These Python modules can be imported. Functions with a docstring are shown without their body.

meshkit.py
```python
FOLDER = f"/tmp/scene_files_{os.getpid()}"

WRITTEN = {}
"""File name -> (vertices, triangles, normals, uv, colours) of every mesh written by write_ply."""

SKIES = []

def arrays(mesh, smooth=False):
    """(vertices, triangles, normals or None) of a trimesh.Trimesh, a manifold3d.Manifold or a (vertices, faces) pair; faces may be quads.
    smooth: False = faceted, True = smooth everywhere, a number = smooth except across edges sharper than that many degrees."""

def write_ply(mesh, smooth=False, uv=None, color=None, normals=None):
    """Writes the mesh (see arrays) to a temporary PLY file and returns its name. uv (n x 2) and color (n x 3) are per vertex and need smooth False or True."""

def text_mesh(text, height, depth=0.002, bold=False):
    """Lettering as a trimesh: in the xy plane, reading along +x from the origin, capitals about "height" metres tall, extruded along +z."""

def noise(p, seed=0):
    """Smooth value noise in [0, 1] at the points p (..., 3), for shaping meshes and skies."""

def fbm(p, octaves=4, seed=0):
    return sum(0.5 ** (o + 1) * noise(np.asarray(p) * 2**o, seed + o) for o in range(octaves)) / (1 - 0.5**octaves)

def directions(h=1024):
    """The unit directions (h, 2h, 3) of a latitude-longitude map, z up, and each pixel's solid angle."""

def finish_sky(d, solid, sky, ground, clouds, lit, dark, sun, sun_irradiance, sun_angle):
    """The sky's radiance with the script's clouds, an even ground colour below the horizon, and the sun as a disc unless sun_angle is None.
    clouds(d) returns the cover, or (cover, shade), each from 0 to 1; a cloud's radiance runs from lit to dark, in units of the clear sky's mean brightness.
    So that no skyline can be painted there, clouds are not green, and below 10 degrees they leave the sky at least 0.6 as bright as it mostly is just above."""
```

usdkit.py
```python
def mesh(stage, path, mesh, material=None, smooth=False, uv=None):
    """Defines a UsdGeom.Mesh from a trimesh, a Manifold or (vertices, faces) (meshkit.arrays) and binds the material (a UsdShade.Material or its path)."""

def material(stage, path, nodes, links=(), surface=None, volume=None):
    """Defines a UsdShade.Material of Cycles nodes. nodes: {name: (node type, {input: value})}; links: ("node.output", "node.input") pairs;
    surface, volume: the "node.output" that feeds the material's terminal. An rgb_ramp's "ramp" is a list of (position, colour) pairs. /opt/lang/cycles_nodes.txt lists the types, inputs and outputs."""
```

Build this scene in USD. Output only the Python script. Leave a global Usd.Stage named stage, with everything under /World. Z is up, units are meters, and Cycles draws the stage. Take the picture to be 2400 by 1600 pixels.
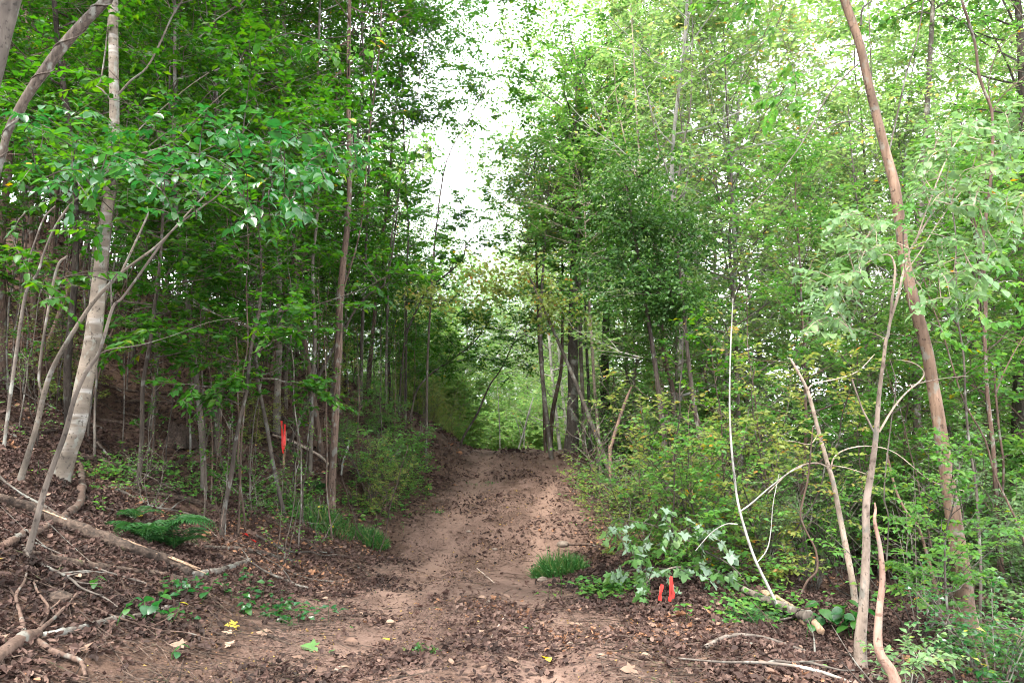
import math, random, numpy as np, trimesh, usdkit, meshkit
from pxr import Usd, UsdGeom, UsdLux, UsdShade, Gf, Sdf, Vt
from scipy.interpolate import PchipInterpolator
stage = Usd.Stage.CreateInMemory()
UsdGeom.SetStageUpAxis(stage, 'Z'); UsdGeom.SetStageMetersPerUnit(stage, 1.0)
UsdGeom.Xform.Define(stage, '/World'); UsdGeom.Scope.Define(stage, '/World/Looks')
L = '/World/Looks/'
# ------------------------------------------------------------------ camera, sky, sun, exposure
EYE, PITCH, FOC = np.array([0, 0, 1.6]), math.radians(8.0), 26.0
EXPOSURE = 3.1
SKY_STRENGTH = 0.10
SUN = np.array([-0.28, -0.42, 0.86]); SUN /= np.linalg.norm(SUN)
cam = UsdGeom.Camera.Define(stage, '/World/camera')
cam.AddTranslateOp().Set(Gf.Vec3d(*EYE)); cam.AddRotateXOp().Set(90 + math.degrees(PITCH))
cam.CreateFocalLengthAttr(FOC); cam.CreateHorizontalApertureAttr(36.0); cam.CreateVerticalApertureAttr(24.0)
cam.CreateClippingRangeAttr(Gf.Vec2f(0.1, 2000)); cam.CreateExposureAttr(EXPOSURE)
sky = UsdLux.DomeLight.Define(stage, '/World/sky'); sky.CreateIntensityAttr(1.0)
sky.GetPrim().SetCustomDataByKey('kind', 'structure')
usdkit.material(stage, L + 'sky_look', {
    'sky': ('sky_texture', {'sky_type': 'single_scattering', 'sun_disc': False, 'sun_elevation': math.asin(SUN[2]), 'sun_rotation': math.atan2(SUN[0], SUN[1])}),
    'tc': ('texture_coordinate', {}),
    'n': ('noise_texture', {'scale': 2.2, 'detail': 5.0, 'roughness': 0.55}),
    'r': ('rgb_ramp', {'ramp': [(0.2, (.72, .72, .72)), (0.65, (1, 1, 1))]}),
    'm': ('mix_color', {'b': (7.5, 7.7, 8.0), 'use_clamp': False}),
    'bg': ('background_shader', {'strength': SKY_STRENGTH})},
    [('tc.generated', 'n.vector'), ('n.fac', 'r.fac'), ('r.color', 'm.fac'), ('sky.color', 'm.a'), ('m.result', 'bg.color')], surface='bg.background')
UsdShade.MaterialBindingAPI.Apply(sky.GetPrim()).Bind(UsdShade.Material.Get(stage, L + 'sky_look'))
sun = UsdLux.DistantLight.Define(stage, '/World/sun')
sun.CreateIntensityAttr(0.40); sun.CreateAngleAttr(12.0); sun.CreateColorAttr(Gf.Vec3f(1, .95, .86)); sun.CreateNormalizeAttr(True)
sun.AddTransformOp().Set(Gf.Matrix4d().SetRotate(Gf.Rotation(Gf.Vec3d(0, 0, 1), Gf.Vec3d(*SUN))))

# ------------------------------------------------------------------ small tools
FP = 2400 * FOC / 36.0
CP, SP = math.cos(PITCH), math.sin(PITCH)
def ray(u, v):
    x, z = (u - 1200) / FP, -(v - 800) / FP
    d = np.array([x, CP - z * SP, SP + z * CP])
    return d / d[1]
def P(u, v, d): return EYE + ray(u, v) * d
PY = PchipInterpolator([-60, 0, 4.8, 7.8, 11, 12.3, 15.2, 17.7, 19.5, 25, 40, 90, 400], [.3, .22, .14, .0, -.08, .3, .92, 1.42, 1.50, 1.1, .3, .0, 0])
XC = PchipInterpolator([-60, 0, 5, 8, 11, 18, 30, 60, 400], [-.45, -.45, -.45, -.5, -.35, .22, .2, -1.5, -5])
def sstep(a, b, x):
    t = np.clip((x - a) / (b - a), 0, 1); return t * t * (3 - 2 * t)
HALFY = PchipInterpolator([-60, 9, 13, 17, 400], [1.35, 1.35, 1.25, 1.12, 1.12])
def height(x, y, fine=True):
    x, y = np.asarray(x, float), np.asarray(y, float)
    yc = np.clip(y, -60, 400)
    t, xc = PY(yc), XC(yc); HALF = HALFY(yc)
    s = np.maximum(xc - HALF - x, 0)
    rise = .50 * (np.sqrt(s * s + .55 ** 2) - .55)
    rise = np.where(rise > 12, 12 + (rise - 12) * .2, rise) + .35 * sstep(.1, 1.6, s) * sstep(12, 16, y) * (1 - sstep(22, 30, y))
    q = np.maximum(x - xc - HALF, 0)
    k = sstep(.2, 5.5, q)
    low = -.55 - .03 * np.maximum(q - 5, 0) + .02 * np.maximum(y - 10, 0)
    low = np.maximum(low, -3)
    berm = .16 * np.exp(-((q - .9) / .5) ** 2) * (1 - sstep(9, 12, y))
    h = t * (1 - k) + low * k + rise + berm
    p = np.stack([x, y, 0 * x], -1)
    off = 1 - np.exp(-((x - xc) / 1.6) ** 4)
    h = h + (meshkit.fbm(p * .35, 3, 5) - .5) * .55 * off
    if fine:
        h = h + (meshkit.fbm(p * 1.7, 4, 9) - .5) * (.06 + .13 * off) + (meshkit.fbm(p * 6.5, 2, 19) - .5) * .035
        dx = x - xc
        h = h - .055 * (np.exp(-((dx - .72) / .22) ** 2) + np.exp(-((dx + .72) / .22) ** 2))
    return h
def G(u, v, dmax=60):
    r = ray(u, v)
    d = np.linspace(2.2, dmax, 4000)
    p = EYE + r * d[:, None]
    under = np.nonzero(p[:, 2] < height(p[:, 0], p[:, 1]))[0]
    return d[under[0]] if len(under) else None
def onground(x, y, dz=0): return np.array([x, y, float(height(x, y)) + dz])
def unit(a): return a / (np.linalg.norm(a, axis=-1, keepdims=True) + 1e-12)

names = {}
def numbered(parent, name):
    k = names.get((parent, name), 0); names[(parent, name)] = k + 1
    return f'{parent}/{name}' + (f'_{k:03d}' if k else '')
def tag(o, label=None, cat=None, group=None, kind=None):
    o = o.GetPrim() if hasattr(o, 'GetPrim') else o
    for k, v in (('label', label), ('category', cat), ('group', group), ('kind', kind)):
        if v: o.SetCustomDataByKey(k, v)
    return o
def thing(name, label=None, cat=None, loc=(0, 0, 0), group=None):
    x = UsdGeom.Xform.Define(stage, numbered('/World', name))
    x.AddTranslateOp().Set(Gf.Vec3d(*map(float, loc)))
    return tag(x, label, cat, group)
class MB:
    """collects pieces into one mesh; rnd is a per-vertex number that tells neighbouring leaves apart"""
    def __init__(s): s.v, s.f, s.r, s.n = [], [], [], 0
    def add(s, v, f, r=None):
        v = np.asarray(v, float); s.v.append(v); s.f.append(np.asarray(f, int) + s.n); s.n += len(v)
        s.r.append(np.zeros(len(v)) if r is None else np.asarray(r, float)); return s
    def build(s, name, mat, parent=None, smooth=False, loc=None, kind=None, label=None):
        path = numbered(str(parent.GetPath()) if parent is not None else '/World', name)
        if not s.v: return None
        v, f, r = np.vstack(s.v), np.vstack(s.f), np.concatenate(s.r)
        if loc is not None: v = v - np.asarray(loc)
        m = usdkit.mesh(stage, path, (v, f), L + mat, smooth=smooth)
        UsdGeom.PrimvarsAPI(m).CreatePrimvar('rnd', Sdf.ValueTypeNames.FloatArray, 'vertex').Set(Vt.FloatArray.FromNumpy(r.astype(np.float32)))
        if kind or label: tag(m, label, None, None, kind)
        return m.GetPrim()
def catmull(p, n):
    p = np.asarray(p, float)
    q = np.vstack([2 * p[0] - p[1], p, 2 * p[-1] - p[-2]])
    out = []
    for i in range(1, len(q) - 2):
        t = np.linspace(0, 1, n, endpoint=False)[:, None]
        a, b, c, d = q[i - 1], q[i], q[i + 1], q[i + 2]
        out.append(.5 * (2 * b + (c - a) * t + (2 * a - 5 * b + 4 * c - d) * t ** 2 + (3 * b - a - 3 * c + d) * t ** 3))
    return np.vstack(out + [p[-1:]])
def tube(mb, pts, rad, sides=8, rough=0., seed=0, r=0.):
    p = np.asarray(pts, float); n = len(p); rad = np.broadcast_to(np.asarray(rad, float), (n,))
    t = unit(np.gradient(p, axis=0)) if n > 2 else np.repeat(unit(p[1:] - p[:1]), 2, 0)
    a = np.cross(t[0], [0.3, .2, .93] if abs(t[0][2]) < .8 else [1., .1, 0]); a /= np.linalg.norm(a)
    A = []
    for i in range(n):
        a = a - t[i] * (a @ t[i]); a /= np.linalg.norm(a) + 1e-12; A.append(a)
    A = np.array(A); B = np.cross(t, A)
    g = np.arange(sides) * 2 * np.pi / sides
    off = np.cos(g)[None, :, None] * A[:, None] + np.sin(g)[None, :, None] * B[:, None]
    R = np.repeat(rad[:, None], sides, 1)
    if rough:
        q = np.concatenate([off * 1.3, np.zeros((n, sides, 0))], -1) + p[:, None] * 4.0 + seed * 7.7
        R = R * (1 + rough * (meshkit.fbm(q, 3, seed) - .5) * 2)
    v = (p[:, None] + off * R[..., None]).reshape(-1, 3)
    i, j = np.meshgrid(np.arange(n - 1), np.arange(sides), indexing='ij'); j2 = (j + 1) % sides
    a_, b_, c_, d_ = i * sides + j, i * sides + j2, (i + 1) * sides + j2, (i + 1) * sides + j
    f = np.concatenate([np.stack([a_, b_, c_], -1).reshape(-1, 3), np.stack([a_, c_, d_], -1).reshape(-1, 3)])
    m = len(v); v = np.vstack([v, p[:1], p[-1:]])
    k = np.arange(sides); k2 = (k + 1) % sides
    f = np.vstack([f, np.stack([k2, k, 0 * k + m], -1), np.stack([(n - 1) * sides + k, (n - 1) * sides + k2, 0 * k + m + 1], -1)])
    mb.add(v, f, np.full(len(v), r)); return mb
def sticks(mb, a, b, ra, rb, r=None):
    """many straight three-sided twigs at once"""
    n = len(a); d = unit(b - a); x = unit(np.cross(d, np.array([.31, .52, .8]))); y = np.cross(d, x)
    g = np.arange(3) * 2.0944
    o = np.cos(g)[None, :, None] * x[:, None] + np.sin(g)[None, :, None] * y[:, None]
    v = np.concatenate([a[:, None] + o * np.reshape(ra, (-1, 1, 1)), b[:, None] + o * np.reshape(rb, (-1, 1, 1))], 1).reshape(-1, 3)
    f = np.array([[0, 1, 4], [0, 4, 3], [1, 2, 5], [1, 5, 4], [2, 0, 3], [2, 3, 5]])
    F = (f[None] + (np.arange(n) * 6)[:, None, None]).reshape(-1, 3)
    mb.add(v, F, np.zeros(len(v)) if r is None else np.repeat(r, 6)); return mb
# leaf templates: (along, across, above the leaf's plane), triangles
def T_(v, f): return np.array(v, float), np.array(f)
LEAF2 = T_([(0, 0, 0), (.45, -.29, .07), (1, 0, -.06), (.45, .29, .07)], [(0, 1, 2), (0, 2, 3)])
LEAF4 = T_([(0, 0, 0), (.5, 0, .03), (1, 0, -.12), (.42, -.31, .10), (.42, .31, .10)], [(0, 3, 1), (3, 2, 1), (0, 1, 4), (4, 1, 2)])
def oval(n=5, w=.3, fold=.10, droop=.16):
    t = np.linspace(0, 1, n + 1); v, f = [], []
    for x in t:
        h = w * (math.sin(math.pi * x ** .8) ** .75 if 0 < x < 1 else 0.0); z = -droop * x * x
        v += [(x, -h, z + fold * h / w), (x, 0, z), (x, h, z + fold * h / w)]
    for i in range(n):
        a = 3 * i
        f += [(a, a + 3, a + 4), (a, a + 4, a + 1), (a + 1, a + 4, a + 5), (a + 1, a + 5, a + 2)]
    return T_(v, f)
OVAL = oval()
HEART = oval(6, .42, .08, .22)
def lobed(seed=0):
    """maple-like leaf: five pointed lobes around a fan"""
    pr = [(0, .0), (-20, .30), (-8, .02)]
    ang = [-150, -128, -105, -80, -52, -30, 0, 30, 52, 80, 105, 128, 150]
    rad = [.30, .48, .36, .62, .42, .70, 1.0, .70, .42, .62, .36, .48, .30]
    rad = [.26, .44, .30, .66, .36, .52, .78, .52, .36, .66, .30, .44, .26]
    v = [(.3, 0, 0)]; 
    for a, r_ in zip(ang, rad):
        a = math.radians(a); v.append((.3 + r_ * math.cos(a) * .9, r_ * math.sin(a) * .9, -.16 * r_ * r_ + .03 * math.cos(5 * a)))
        f = [(0, i, i + 1) for i in range(1, len(ang))]
    return T_(v, f)
LOBED = lobed()
DRY = (LOBED[0] * [1, .85, 1] + np.array([[0, 0, .17 * math.sin(2.3 * i) + .16 * (abs(p[1]) * 1.6)] for i, p in enumerate(LOBED[0])]), LOBED[1])
CURL = T_([(0, -.05, 0), (0, .05, 0), (.33, -.3, .12), (.33, 0, -.02), (.33, .3, .16), (.72, -.24, .22), (.72, 0, .06), (.72, .22, .12), (1, 0, .26)],
          [(0, 2, 3), (0, 3, 1), (1, 3, 4), (2, 5, 6), (2, 6, 3), (3, 6, 7), (3, 7, 4), (5, 8, 6), (6, 8, 7)])
def leaves(mb, pos, axis, normal, size, tpl, rnd, width=1.0):
    axis = unit(axis); side = unit(np.cross(normal, axis)); nrm = np.cross(axis, side)
    tv, tf = tpl; size = np.broadcast_to(size, (len(pos),))[:, None, None]
    w = np.broadcast_to(width, (len(pos),))[:, None, None]
    v = pos[:, None] + size * (tv[None, :, :1] * axis[:, None] + w * tv[None, :, 1:2] * side[:, None] + tv[None, :, 2:] * nrm[:, None])
    f = (tf[None] + (np.arange(len(pos)) * len(tv))[:, None, None]).reshape(-1, 3)
    mb.add(v.reshape(-1, 3), f, np.repeat(rnd, len(tv))); return mb
UP = np.array([0, 0, 1.])
def twig_leaves(rng, a, d, ln, k, size, jit=.45):
    """k leaves to both sides of each twig; returns pos, axis, normal, size, rnd"""
    n = len(a); t = (np.arange(k) + .5 + rng.uniform(-.3, .3, (n, k))) / k * .95 + .08
    d = unit(d); side = unit(np.cross(d, UP) + 1e-6)
    sg = np.where((np.arange(k)[None] + rng.integers(0, 2, (n, 1))) % 2, 1., -1.)[..., None]
    pos = a[:, None] + d[:, None] * (ln[:, None] * t)[..., None] - UP * (.10 * ln[:, None] * t * t)[..., None]
    ax = d[:, None] * rng.uniform(.25, .8, (n, k, 1)) + sg * side[:, None] * rng.uniform(.5, 1, (n, k, 1)) - UP * rng.uniform(-.1, .55, (n, k, 1))
    nr = UP + rng.normal(0, jit, (n, k, 3))
    sz = size * rng.uniform(.65, 1.2, (n, k))
    rn = np.clip(rng.uniform(0, 1, (n, k)) * .6 + rng.uniform(0, .4, (n, 1)), 0, 1)
    keep = rng.uniform(size=(n, k)) < .9
    return pos[keep], ax[keep], nr[keep], sz[keep], rn[keep]
def crown(rng, tp, tr, start, spread, nb, ntw, nsub, k, leaf, limbs, foliage, tpl=LEAF2, elev=(5, 55), top=.25, low=.6, gap=.0, jit=.45, az0=None):
    """limbs, twigs and leaves on a trunk polyline"""
    tp = np.asarray(tp); n = len(tp)
    def at(t):
        x = t * (n - 1); i = min(int(x), n - 2); return tp[i] + (tp[i + 1] - tp[i]) * (x - i), tr[i] + (tr[i + 1] - tr[i]) * (x - i)
    A, D, LN = [], [], []; SA, SB, SR = [], [], []
    for i in range(nb):
        tt = ((i + rng.uniform(.2, .8)) / nb)
        t = start + (1 - start) * tt
        if rng.uniform() < gap: continue
        b, r0 = at(min(t, .995)); az = (i * 2.4 + rng.uniform(-.5, .5)) if az0 is None else az0 + rng.uniform(-1.2, 1.2)
        prof = low + (1 - low) * math.sin(min(tt * 1.6, 1.57)) if tt < .55 else top + (1 - top) * math.sqrt(max(0, 1 - ((tt - .55) / .46) ** 2))
        ln = spread * prof * rng.uniform(.65, 1.2); e = math.radians(elev[0] + (elev[1] - elev[0]) * tt + rng.uniform(-12, 12))
        d = np.array([math.cos(az) * math.cos(e), math.sin(az) * math.cos(e), math.sin(e)])
        s = np.linspace(0, 1, 6)[:, None]
        bend = rng.uniform(-.1, .3)
        pts = b + d * ln * s + UP * ln * bend * s * s + np.cumsum(rng.normal(0, .025 * ln, (6, 3)), 0) * (s > 0)
        rb = max(.004, min(r0 * .55, .012 * ln + .004))
        tube(limbs, pts, np.linspace(rb, .003, 6), 4)
        m = ntw; st = rng.uniform(.18, 1, m); ix = np.clip((st * 5).astype(int), 0, 4); fr = (st * 5 - ix)[:, None]
        base = pts[ix] * (1 - fr) + pts[ix + 1] * fr
        hz = rng.normal(0, 1, (m, 3)) * [1, 1, .35]
        td = unit(unit(d) * .8 + unit(hz) * .95 + UP * .12); tl = ln * .36 * rng.uniform(.5, 1.2, m) + .12
        SA.append(base); SB.append(base + td * tl[:, None] - UP * (.1 * tl)[:, None]); SR.append(np.full(m, min(rb * .5, .006)))
        A.append(base); D.append(td); LN.append(tl)
        for _ in range(nsub):
            q = rng.uniform(.2, 1, m)[:, None]; b2 = base + td * tl[:, None] * q
            d2 = unit(td * .7 + unit(rng.normal(0, 1, (m, 3)) * [1, 1, .45]) * .9); l2 = tl * rng.uniform(.35, .75, m)
            A.append(b2); D.append(d2); LN.append(l2)
            SA.append(b2); SB.append(b2 + d2 * l2[:, None] - UP * (.1 * l2)[:, None]); SR.append(np.full(m, .0028))
    A, D, LN = np.vstack(A), np.vstack(D), np.concatenate(LN)
    sr = np.concatenate(SR); sticks(limbs, np.vstack(SA), np.vstack(SB), sr, sr * .4)
    if k:
        p, ax, nr, sz, rn = twig_leaves(rng, A, D, LN, k, leaf, jit)
        leaves(foliage, p, ax, nr, sz, tpl, rn)

# ------------------------------------------------------------------ materials
def leaf_look(name, cols, trans=.42, rough=.42, spec=.45, back=None, tint=1.15):
    """cols: colours from one leaf to the next; light passes through. back: paler underside"""
    nodes = {'a': ('attribute', {'attribute': 'rnd'}), 'o': ('object_info', {}),
             'ad': ('math', {'math_type': 'multiply_add', 'value2': .16, 'value3': -.08}), 'su': ('math', {'math_type': 'add', 'use_clamp': True}),
             'r': ('rgb_ramp', {'ramp': cols}), 'p': ('principled_bsdf', {'roughness': rough, 'specular_ior_level': spec}),
             'hs': ('hsv', {'hue': .488, 'saturation': 1.1, 'value': tint * 1.25}), 't': ('translucent_bsdf', {}), 'm': ('mix_closure', {'fac': trans}),
             'tc': ('texture_coordinate', {}), 'n': ('noise_texture', {'scale': 26., 'detail': 3.}), 'v': ('map_range', {'from_min': .3, 'from_max': .7, 'to_min': .8, 'to_max': 1.15}),
             'hv': ('hsv', {'hue': .5})}
    links = [('o.random', 'ad.value1'), ('a.fac', 'su.value1'), ('ad.value', 'su.value2'), ('su.value', 'r.fac'), ('r.color', 'hv.color'), ('tc.object', 'n.vector'), ('n.fac', 'v.value'), ('v.result', 'hv.value'),
             ('hs.color', 't.color'), ('p.BSDF', 'm.closure1'), ('t.BSDF', 'm.closure2'), ('hv.color', 'hs.color')]
    if back:
        nodes['g'] = ('geometry', {}); nodes['bm'] = ('mix_color', {'b': back})
        links += [('g.backfacing', 'bm.fac'), ('hv.color', 'bm.a'), ('bm.result', 'p.base_color')]
    else: links += [('hv.color', 'p.base_color')]
    usdkit.material(stage, L + name, nodes, links, surface='m.closure')
leaf_look('leaf_deep', [(0, (.015, .066, .009)), (.5, (.027, .105, .011)), (.85, (.055, .14, .014)), (.965, (.08, .14, .012)), (1, (.30, .24, .02))], .5, .45, .28)
leaf_look('leaf_mid', [(0, (.045, .14, .030)), (.5, (.078, .20, .040)), (.9, (.125, .23, .046)), (.97, (.14, .2, .022)), (1, (.36, .22, .03))], .52, .45, .28)
leaf_look('leaf_bright', [(0, (.10, .21, .065)), (.5, (.155, .27, .085)), (.85, (.215, .30, .10)), (.95, (.28, .28, .09)), (1, (.40, .24, .06))], .55, .45, .28)
leaf_look('leaf_glade', [(0, (.085, .19, .055)), (.5, (.13, .25, .07)), (.9, (.20, .29, .08)), (1, (.34, .30, .09))], .55, .5, .25)
leaf_look('leaf_olive', [(0, (.075, .14, .03)), (.4, (.14, .20, .045)), (.8, (.20, .23, .055)), (.95, (.27, .22, .06)), (1, (.36, .17, .05))], .52, .45, .28)
leaf_look('leaf_broad', [(0, (.010, .058, .015)), (.5, (.018, .083, .020)), (.94, (.038, .110, .018)), (1, (.34, .30, .03))], .45, .30, .8)
leaf_look('leaf_pale', [(0, (.070, .150, .052)), (.5, (.098, .19, .068)), (.9, (.135, .215, .078)), (1, (.20, .25, .04))], .42, .42, .5, back=(.13, .20, .12))
leaf_look('leaf_maple', [(0, (.045, .12, .028)), (.5, (.065, .15, .036)), (1, (.10, .18, .045))], .34, .5, .5, back=(.16, .23, .16))
leaf_look('leaf_vine', [(0, (.016, .052, .012)), (.6, (.034, .092, .017)), (1, (.065, .125, .024))], .36, .5, .3)
leaf_look('fern_green', [(0, (.010, .042, .011)), (.6, (.018, .066, .016)), (1, (.04, .095, .022))], .35, .5, .2)
leaf_look('grass_green', [(0, (.025, .095, .020)), (.7, (.045, .14, .028)), (1, (.16, .17, .06))], .35, .5, .4)
leaf_look('leaf_yellow', [(0, (.45, .33, .04)), (1, (.55, .42, .06))], .4)
leaf_look('litter', [(0, (.015, .009, .007)), (.3, (.035, .020, .016)), (.65, (.066, .038, .030)), (.9, (.105, .063, .049)), (.975, (.165, .11, .086)), (.992, (.24, .10, .035)), (1, (.26, .17, .05))], .10, .75, .22, tint=1.0)
leaf_look('litter_pale', [(0, (.09, .05, .036)), (.6, (.16, .10, .07)), (1, (.25, .175, .125))], .12, .65, .3, tint=1.0)

def bark(name, ramp, scale=(14, 14, 2.2), spots=None, bumpd=.012, detail=8, rough=.85, band=None):
    nodes = {'g': ('geometry', {}), 'm': ('mapping', {'mapping_type': 'point', 'scale': scale}), 'n': ('noise_texture', {'scale': 1.0, 'detail': float(detail), 'roughness': .62, 'distortion': .4}),
             'r': ('rgb_ramp', {'ramp': ramp}), 'b': ('bump', {'strength': .9, 'distance': bumpd}), 'p': ('principled_bsdf', {'roughness': rough, 'specular_ior_level': .25}),
             'n2': ('noise_texture', {'scale': 2.3, 'detail': 4.}), 'v': ('map_range', {'from_min': .3, 'from_max': .7, 'to_min': .5, 'to_max': 1.3}), 'h': ('hsv', {'hue': .5}),
             'o': ('object_info', {}), 'ov': ('map_range', {'to_min': .75, 'to_max': 1.25}), 'mu': ('math', {'math_type': 'multiply'})}
    links = [('g.position', 'm.vector'), ('m.vector', 'n.vector'), ('n.fac', 'r.fac'), ('n.fac', 'b.height'), ('b.normal', 'p.normal'), ('g.position', 'n2.vector'), ('n2.fac', 'v.value'),
             ('o.random', 'ov.value'), ('ov.result', 'mu.value1'), ('v.result', 'mu.value2'), ('mu.value', 'h.value')]
    if name not in ('rock', 'wood_split', 'wood_dead'):
        c = np.array(ramp[1][1]); spots = (spots or []) + [((11, 11, 7), .57, .66, tuple(c * .35 + np.array([.16, .165, .145]) * .65)), ((38, 38, 24), .60, .68, tuple(c * .38))]
    src = 'r.color'
    for i, (sc, lo, hi, col) in enumerate(spots or []):
        nodes |= {f'sm{i}': ('mapping', {'mapping_type': 'point', 'scale': sc}), f'sn{i}': ('noise_texture', {'scale': 1., 'detail': 3.}), f'sr{i}': ('map_range', {'from_min': lo, 'from_max': hi, 'clamp': True}), f'sx{i}': ('mix_color', {'b': col})}
        links += [('g.position', f'sm{i}.vector'), (f'sm{i}.vector', f'sn{i}.vector'), (f'sn{i}.fac', f'sr{i}.value'), (f'sr{i}.result', f'sx{i}.fac'), (src, f'sx{i}.a')]
        src = f'sx{i}.result'
    links += [(src, 'h.color'), ('h.color', 'p.base_color')]
    usdkit.material(stage, L + name, nodes, links, surface='p.BSDF')
bark('bark_pale', [(.25, (.062, .050, .039)), (.5, (.112, .091, .072)), (.75, (.17, .14, .112))], (3, 3, 9), [((1.8, 1.8, 11), .56, .74, (.24, .23, .215)), ((16, 16, 40), .66, .72, (.06, .05, .04))], .004)
bark('bark_grey', [(.25, (.045, .036, .03)), (.5, (.085, .069, .057)), (.75, (.145, .122, .103))], (12, 12, 4), [((5, 5, 5), .58, .68, (.21, .205, .18))], .006)
bark('bark_brown', [(.3, (.030, .019, .014)), (.5, (.085, .055, .041)), (.72, (.16, .11, .083))], (55, 55, 5), None, .012)
bark('bark_dark', [(.3, (.022, .017, .014)), (.5, (.05, .038, .030)), (.75, (.10, .08, .065))], (40, 40, 6), None, .008)
bark('bark_orange', [(.25, (.075, .046, .032)), (.5, (.145, .093, .064)), (.75, (.225, .15, .108))], (22, 22, 3), [((7, 7, 2.5), .6, .7, (.15, .10, .075)), ((9, 9, 30), .64, .7, (.09, .06, .045))], .006)
bark('bark_rust', [(.25, (.040, .024, .018)), (.5, (.080, .050, .037)), (.75, (.13, .085, .065))], (26, 26, 5), None, .008)
bark('bark_tan', [(.25, (.15, .113, .088)), (.5, (.29, .225, .18)), (.75, (.41, .335, .28))], (18, 18, 8), [((6, 6, 12), .62, .7, (.14, .10, .08))], .004)
bark('bark_pink', [(.25, (.14, .08, .06)), (.5, (.24, .15, .115)), (.75, (.34, .23, .18))], (20, 20, 8), [((12, 12, 26), .64, .7, (.13, .08, .06))], .005)
bark('bark_white', [(.25, (.2, .185, .165)), (.5, (.30, .285, .262)), (.8, (.41, .395, .37))], (12, 12, 12), [((9, 9, 9), .62, .70, (.22, .2, .17))], .003)
bark('wood_dead', [(.32, (.012, .008, .006)), (.5, (.046, .031, .023)), (.72, (.11, .076, .057))], (26, 26, 26), [((6, 6, 6), .64, .72, (.035, .042, .015))], .02)
bark('wood_split', [(.3, (.12, .07, .045)), (.5, (.24, .155, .10)), (.75, (.36, .25, .17))], (40, 40, 8), None, .006)
bark('rock', [(.3, (.09, .068, .054)), (.5, (.16, .125, .10)), (.75, (.25, .205, .17))], (9, 9, 9), None, .01)
usdkit.material(stage, L + 'ribbon', {'p': ('principled_bsdf', {'base_color': (.72, .035, .028), 'roughness': .45}), 't': ('translucent_bsdf', {'color': (.8, .06, .03)}), 'm': ('mix_closure', {'fac': .25})},
                [('p.BSDF', 'm.closure1'), ('t.BSDF', 'm.closure2')], surface='m.closure')
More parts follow.
